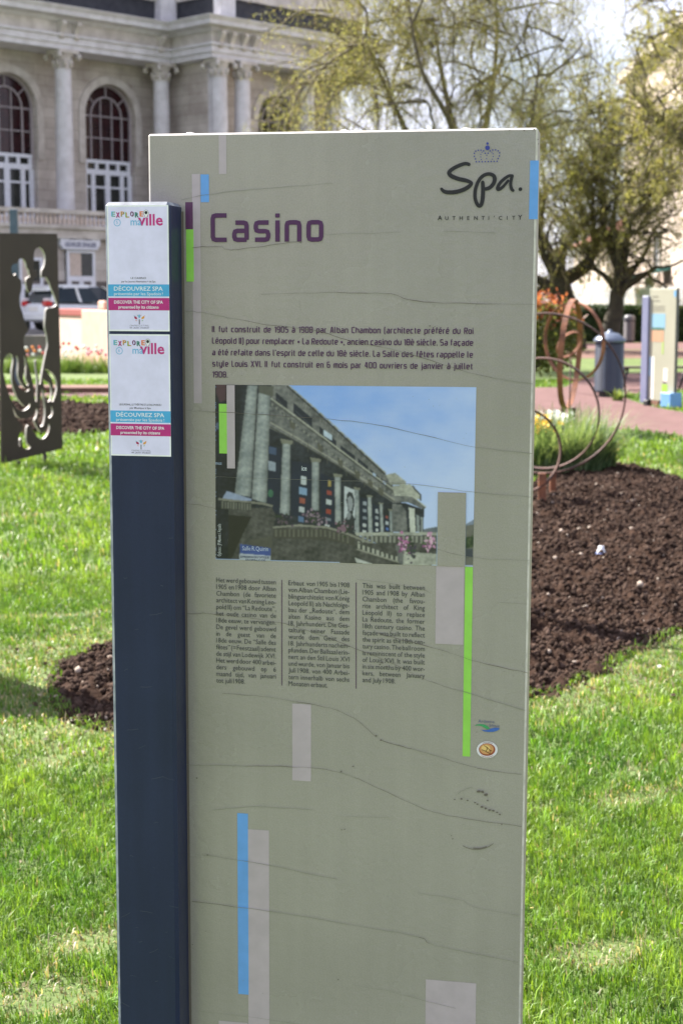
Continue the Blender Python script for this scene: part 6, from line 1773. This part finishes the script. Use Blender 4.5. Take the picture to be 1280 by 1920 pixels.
# ================================================================== PLANTS
M_BLADE = leaf_mat('ornamental_grass_blade', 0.4, 0.45)
def blade_clump(name, o, n, spread, hm, wid, seed, cols, parent=None, arch=0.55):
    rg = np.random.default_rng(seed)
    r = spread * np.sqrt(rg.uniform(0, 1, n)); a = rg.uniform(0, 2 * np.pi, n)
    x, y = r * np.cos(a), r * np.sin(a) * 0.6
    az = np.arctan2(y, x) + rg.normal(0, 0.7, n); h = hm * rg.uniform(0.55, 1.15, n)
    lean = h * (0.12 + arch * rg.uniform(0, 1, n) ** 1.5) * (0.5 + r / spread)
    w = wid * rg.uniform(0.6, 1.2, n); K = 5; V = []
    fx, fy = -np.sin(az) * w / 2, np.cos(az) * w / 2
    for k in range(K):
        t = k / (K - 1); q = lean * t * t; z = h * (t - 0.25 * t * t * (lean / h)); ww = 1 - 0.85 * t
        V.append(np.stack([x + np.cos(az) * q - fx * ww, y + np.sin(az) * q - fy * ww, z], 1)); V.append(np.stack([x + np.cos(az) * q + fx * ww, y + np.sin(az) * q + fy * ww, z], 1))
    V = np.stack(V, 1); ii = np.arange(n)[:, None] * (2 * K)
    F_ = np.concatenate([np.stack([ii[:, 0] + 2 * k, ii[:, 0] + 2 * k + 1, ii[:, 0] + 2 * k + 3, ii[:, 0] + 2 * k + 2], 1) for k in range(K - 1)])
    t = rg.uniform(0, 1, (n, 1)); c = np.array(cols[0]) * (1 - t) + np.array(cols[1]) * t
    ob = np_mesh(name, V.reshape(-1, 3), F_, M_BLADE, parent, cols=np.repeat(c, 2 * K, 0))
    ob.location = o
    return ob
gc = G(1068, 890)
og = empty('ornamental_grass', (gc.x, gc.y, bed_z(gc.x, gc.y)), 0, 'bushy clump of long bladed grass inside the thin rusty rings', 'plant')
blade_clump('leaves', (0, 0, 0), 1500, 0.42, 0.60, 0.018, 51, [(0.055, 0.115, 0.045), (0.27, 0.36, 0.19)], og, 0.75)
blade_clump('dry_leaves', (0, 0, 0), 160, 0.40, 0.40, 0.012, 52, [(0.32, 0.26, 0.13), (0.40, 0.34, 0.2)], og, 1.1)
g2c = G(1010, 892)
og2 = empty('ornamental_grass', (g2c.x - 0.05, g2c.y, bed_z(g2c.x, g2c.y)), 0, 'smaller clump of long bladed grass at the board edge, under yellow flowers', 'plant')
blade_clump('leaves', (0, 0, 0), 800, 0.32, 0.48, 0.018, 53, [(0.055, 0.115, 0.045), (0.27, 0.36, 0.19)], og2, 0.7)

def blossom_plant(name, o, n, spread, hm, seed, label, petal, group, leafc=((0.08, 0.16, 0.04), (0.17, 0.26, 0.07)), fr=0.035, cup=False):
    rg = np.random.default_rng(seed)
    root = empty(name, o, 0, label, 'flowers', group)
    blade_clump('leaves', (0, 0, 0), 90, spread, hm * 0.85, 0.02, seed, leafc, root, 0.5)
    for _ in range(n):
        b = MB(); x, y = rg.normal(0, spread * 0.6, 2); z = hm * rg.uniform(0.75, 1.1)
        if cup:
            b.lathe([(0.004, 0), (fr * 0.8, fr * 0.3), (fr, fr * 1.0), (fr * 0.7, fr * 1.7), (fr * 0.3, fr * 1.9)], 7, (x, y, z))
        else:
            ax = Vector((rg.normal(0, 0.5), rg.normal(-0.6, 0.4), 1)).normalized(); e1 = ax.orthogonal().normalized(); e2 = ax.cross(e1); ctr = Vector((x, y, z))
            for k in range(6):
                a = k * math.pi / 3 + rg.uniform(-0.2, 0.2); d = e1 * math.cos(a) + e2 * math.sin(a); s = ax.cross(d)
                b.add([ctr, ctr + d * fr * 0.6 + s * fr * 0.4, ctr + d * fr * 1.1 + ax * fr * 0.2, ctr + d * fr * 0.6 - s * fr * 0.4], [(0, 1, 2, 3)])
        b.build('flower', petal, root)
    return root
PY_ = mat('yellow_petal', (0.80, 0.48, 0.02), 0.6); PW_ = mat('white_petal', (0.78, 0.78, 0.70), 0.6); PR_ = mat('red_petal', (0.55, 0.05, 0.03), 0.6); PP_ = mat('pink_petal', (0.70, 0.22, 0.32), 0.6); PO_ = mat('orange_petal', (0.75, 0.25, 0.04), 0.6)
dF = 16.6
for px, py, pt, nm, lb in ((1021, 786, PY_, 'daffodil', 'yellow flowers behind the grass clump at the board edge'), (1032, 780, PW_, 'daffodil', 'white flowers behind the grass clump, nearer the board'), (1053, 782, PW_, 'daffodil', 'white flowers behind the grass clump, under the hoops')):
    p = at(px, py, 15.25 if pt is PY_ else dF)
    blossom_plant(nm, (p.x, p.y, 0.0), 30, 0.11, p.z, int(px), lb, pt, 'spring flowers by the hoops')
# tulips in front of the pink wall, one plant each
TUL = [(8, PW_), (24, PR_), (36, PW_), (52, PP_), (63, PO_), (74, PW_), (92, PR_), (108, PW_), (124, PW_), (133, PR_), (141, PR_), (152, PW_), (166, PP_), (181, PW_), (190, PP_), (203, PR_)]
rt_ = random.Random(9)
for i, (px, pt) in enumerate(TUL):
    d_ = 37.6 + rt_.uniform(-0.3, 0.5); p = at(px, 690, d_)
    cn_ = {PW_.name: 'white', PR_.name: 'red', PP_.name: 'pink', PO_.name: 'orange'}[pt.name]
    blossom_plant('tulip_clump', (p.x, d_, 0), 3, 0.2, rt_.uniform(0.46, 0.62), 300 + i, '%s flowered tulip clump in the row before the pink wall' % cn_, pt, '%s tulips in the row before the pink wall' % cn_, fr=0.042, cup=True)

# red tipped shrub on a short stem
def shrub(o, centre, rad, seed, label):
    rg = np.random.default_rng(seed)
    root = empty('red_tipped_shrub', o, 0, label, 'shrub')
    n = 5200
    u = rg.normal(0, 1, (n, 3)); u /= np.linalg.norm(u, axis=1)[:, None]; rr = rg.uniform(0.2, 1, n) ** 0.4
    lump = 1 + 0.25 * snoise(u[:, 0] * 2 + u[:, 1], u[:, 2] * 2, 0.9, seed)
    P = np.array(centre) + u * rr[:, None] * np.array(rad) * lump[:, None]
    P += rg.normal(0, 0.03, P.shape)
    LV, LF = leaf_cards(P, 0.062, rg, 2.0, 0.1)
    c = np.array([0.07, 0.10, 0.03]) + rg.uniform(0, 1, (n, 1)) * np.array([0.12, 0.10, 0.06])
    np_mesh('foliage', LV, LF, M_LEAF, root, cols=np.repeat(c, 4, 0))
    m_ = 560
    top = (P[:, 2] > centre[2] + rad[2] * 0.25)
    Pt = P[top]; Pt = Pt[rg.integers(0, len(Pt), m_)] + np.array([0, 0, 0.07]) + rg.normal(0, 0.05, (m_, 3))
    LV, LF = leaf_cards(Pt, 0.075, rg, 2.0, -0.4)
    c = np.array([0.20, 0.055, 0.035]) + rg.uniform(0, 1, (m_, 1)) * np.array([0.22, 0.11, 0.08])
    np_mesh('young_red_leaves', LV, LF, M_LEAF, root, cols=np.repeat(c, 4, 0))
    b = MB(); rnd = random.Random(seed)
    for k in range(9):
        a = k * 0.7; t = Vector(centre) + Vector((math.cos(a) * rad[0] * 0.6, math.sin(a) * rad[1] * 0.6, rad[2] * rnd.uniform(-0.2, 0.7)))
        b.tube([(0, 0, 0), (t.x * 0.3, t.y * 0.3, centre[2] * 0.55), tuple(t)], [0.035, 0.02, 0.006], 6)
    b.build('stems', M_BARK, root)
shc = at(1008, 600, 20.5)
shrub((at(960, 700, 20.5).x, 20.5, 0), (at(1012, 622, 20.5).x - at(960, 700, 20.5).x + 0.06, 0, at(1010, 628, 20.5).z), (0.48, 0.42, 0.44), 77, 'bushy shrub with orange red young leaves over green, beyond the rings')

# small leafy weed at the foot of the bin, white tap head in the soil
w_ = G(1158, 752)
wd = empty('broad_leaf_weed', (w_.x, w_.y, 0), 0, 'small bright green weed at the foot of the slate litter bin', 'plant')
blade_clump('leaves', (0, 0, 0), 40, 0.08, 0.22, 0.05, 61, [(0.12, 0.2, 0.04), (0.25, 0.32, 0.1)], wd, 0.9)
t_ = G(1126, 1034, 0.12)
tp = empty('sprinkler_head', (t_.x, t_.y, bed_z(t_.x, t_.y) - 0.015), 0, 'small white and blue sprinkler head poking out of the soil', 'sprinkler')
b = MB(); b.lathe([(0.026, 0), (0.026, 0.03), (0.018, 0.034), (0.018, 0.055), (0, 0.058)], 14); b.build('cap', mat('white_plastic', (0.7, 0.72, 0.76), 0.4), tp)
b = MB(); b.lathe([(0.034, 0), (0.036, 0.012), (0.027, 0.016)], 14); b.build('collar', mat('blue_plastic', (0.12, 0.18, 0.4), 0.4), tp)

# unseen hedge and house, added behind the viewer to reflect in the panel's film
hb = copy_tree(hed); hb.location = (3.0, -24.0, 0); hb.scale = (2.0, 2.5, 3.6); hb['label'] = 'unseen tall dark hedge added behind the viewer to reflect in the information panel'
pv = empty('reflection_house', (-15.5, -24.0, 0), 0, 'unseen pale plastered house added behind the viewer to reflect in the information panel', 'house')
M_PV = mat('pale_plaster', (0.34, 0.32, 0.29), 0.9, (0.42, 0.39, 0.36), 0.7, 0.1, 8)
b = MB(); b.box(-6, 6, -8, 0, 0, 7.5); b.build('wall', M_PV, pv)
b = MB(); b.add([(-6.4, -8.4, 7.5), (6.4, -8.4, 7.5), (6.4, 0.4, 7.5), (-6.4, 0.4, 7.5), (-3, -4, 10.5), (3, -4, 10.5)], [(0, 1, 5, 4), (2, 3, 4, 5), (1, 2, 5), (3, 0, 4), (0, 3, 2, 1)]); b.build('roof', M_ROOF, pv)
for z in (0.9, 4.3):
    for x in (-4.2, -1.4, 1.4, 4.2):
        b = MB(); b.box(x - 0.62, x + 0.62, 0.003, 0.08, z - 0.1, z + 2.0); w_ = b.build('window', M_WHITE, pv)
        b = MB(); b.box(x - 0.5, x + 0.5, 0.081, 0.09, z, z + 1.9); b.build('pane', M_GLASS2, w_)
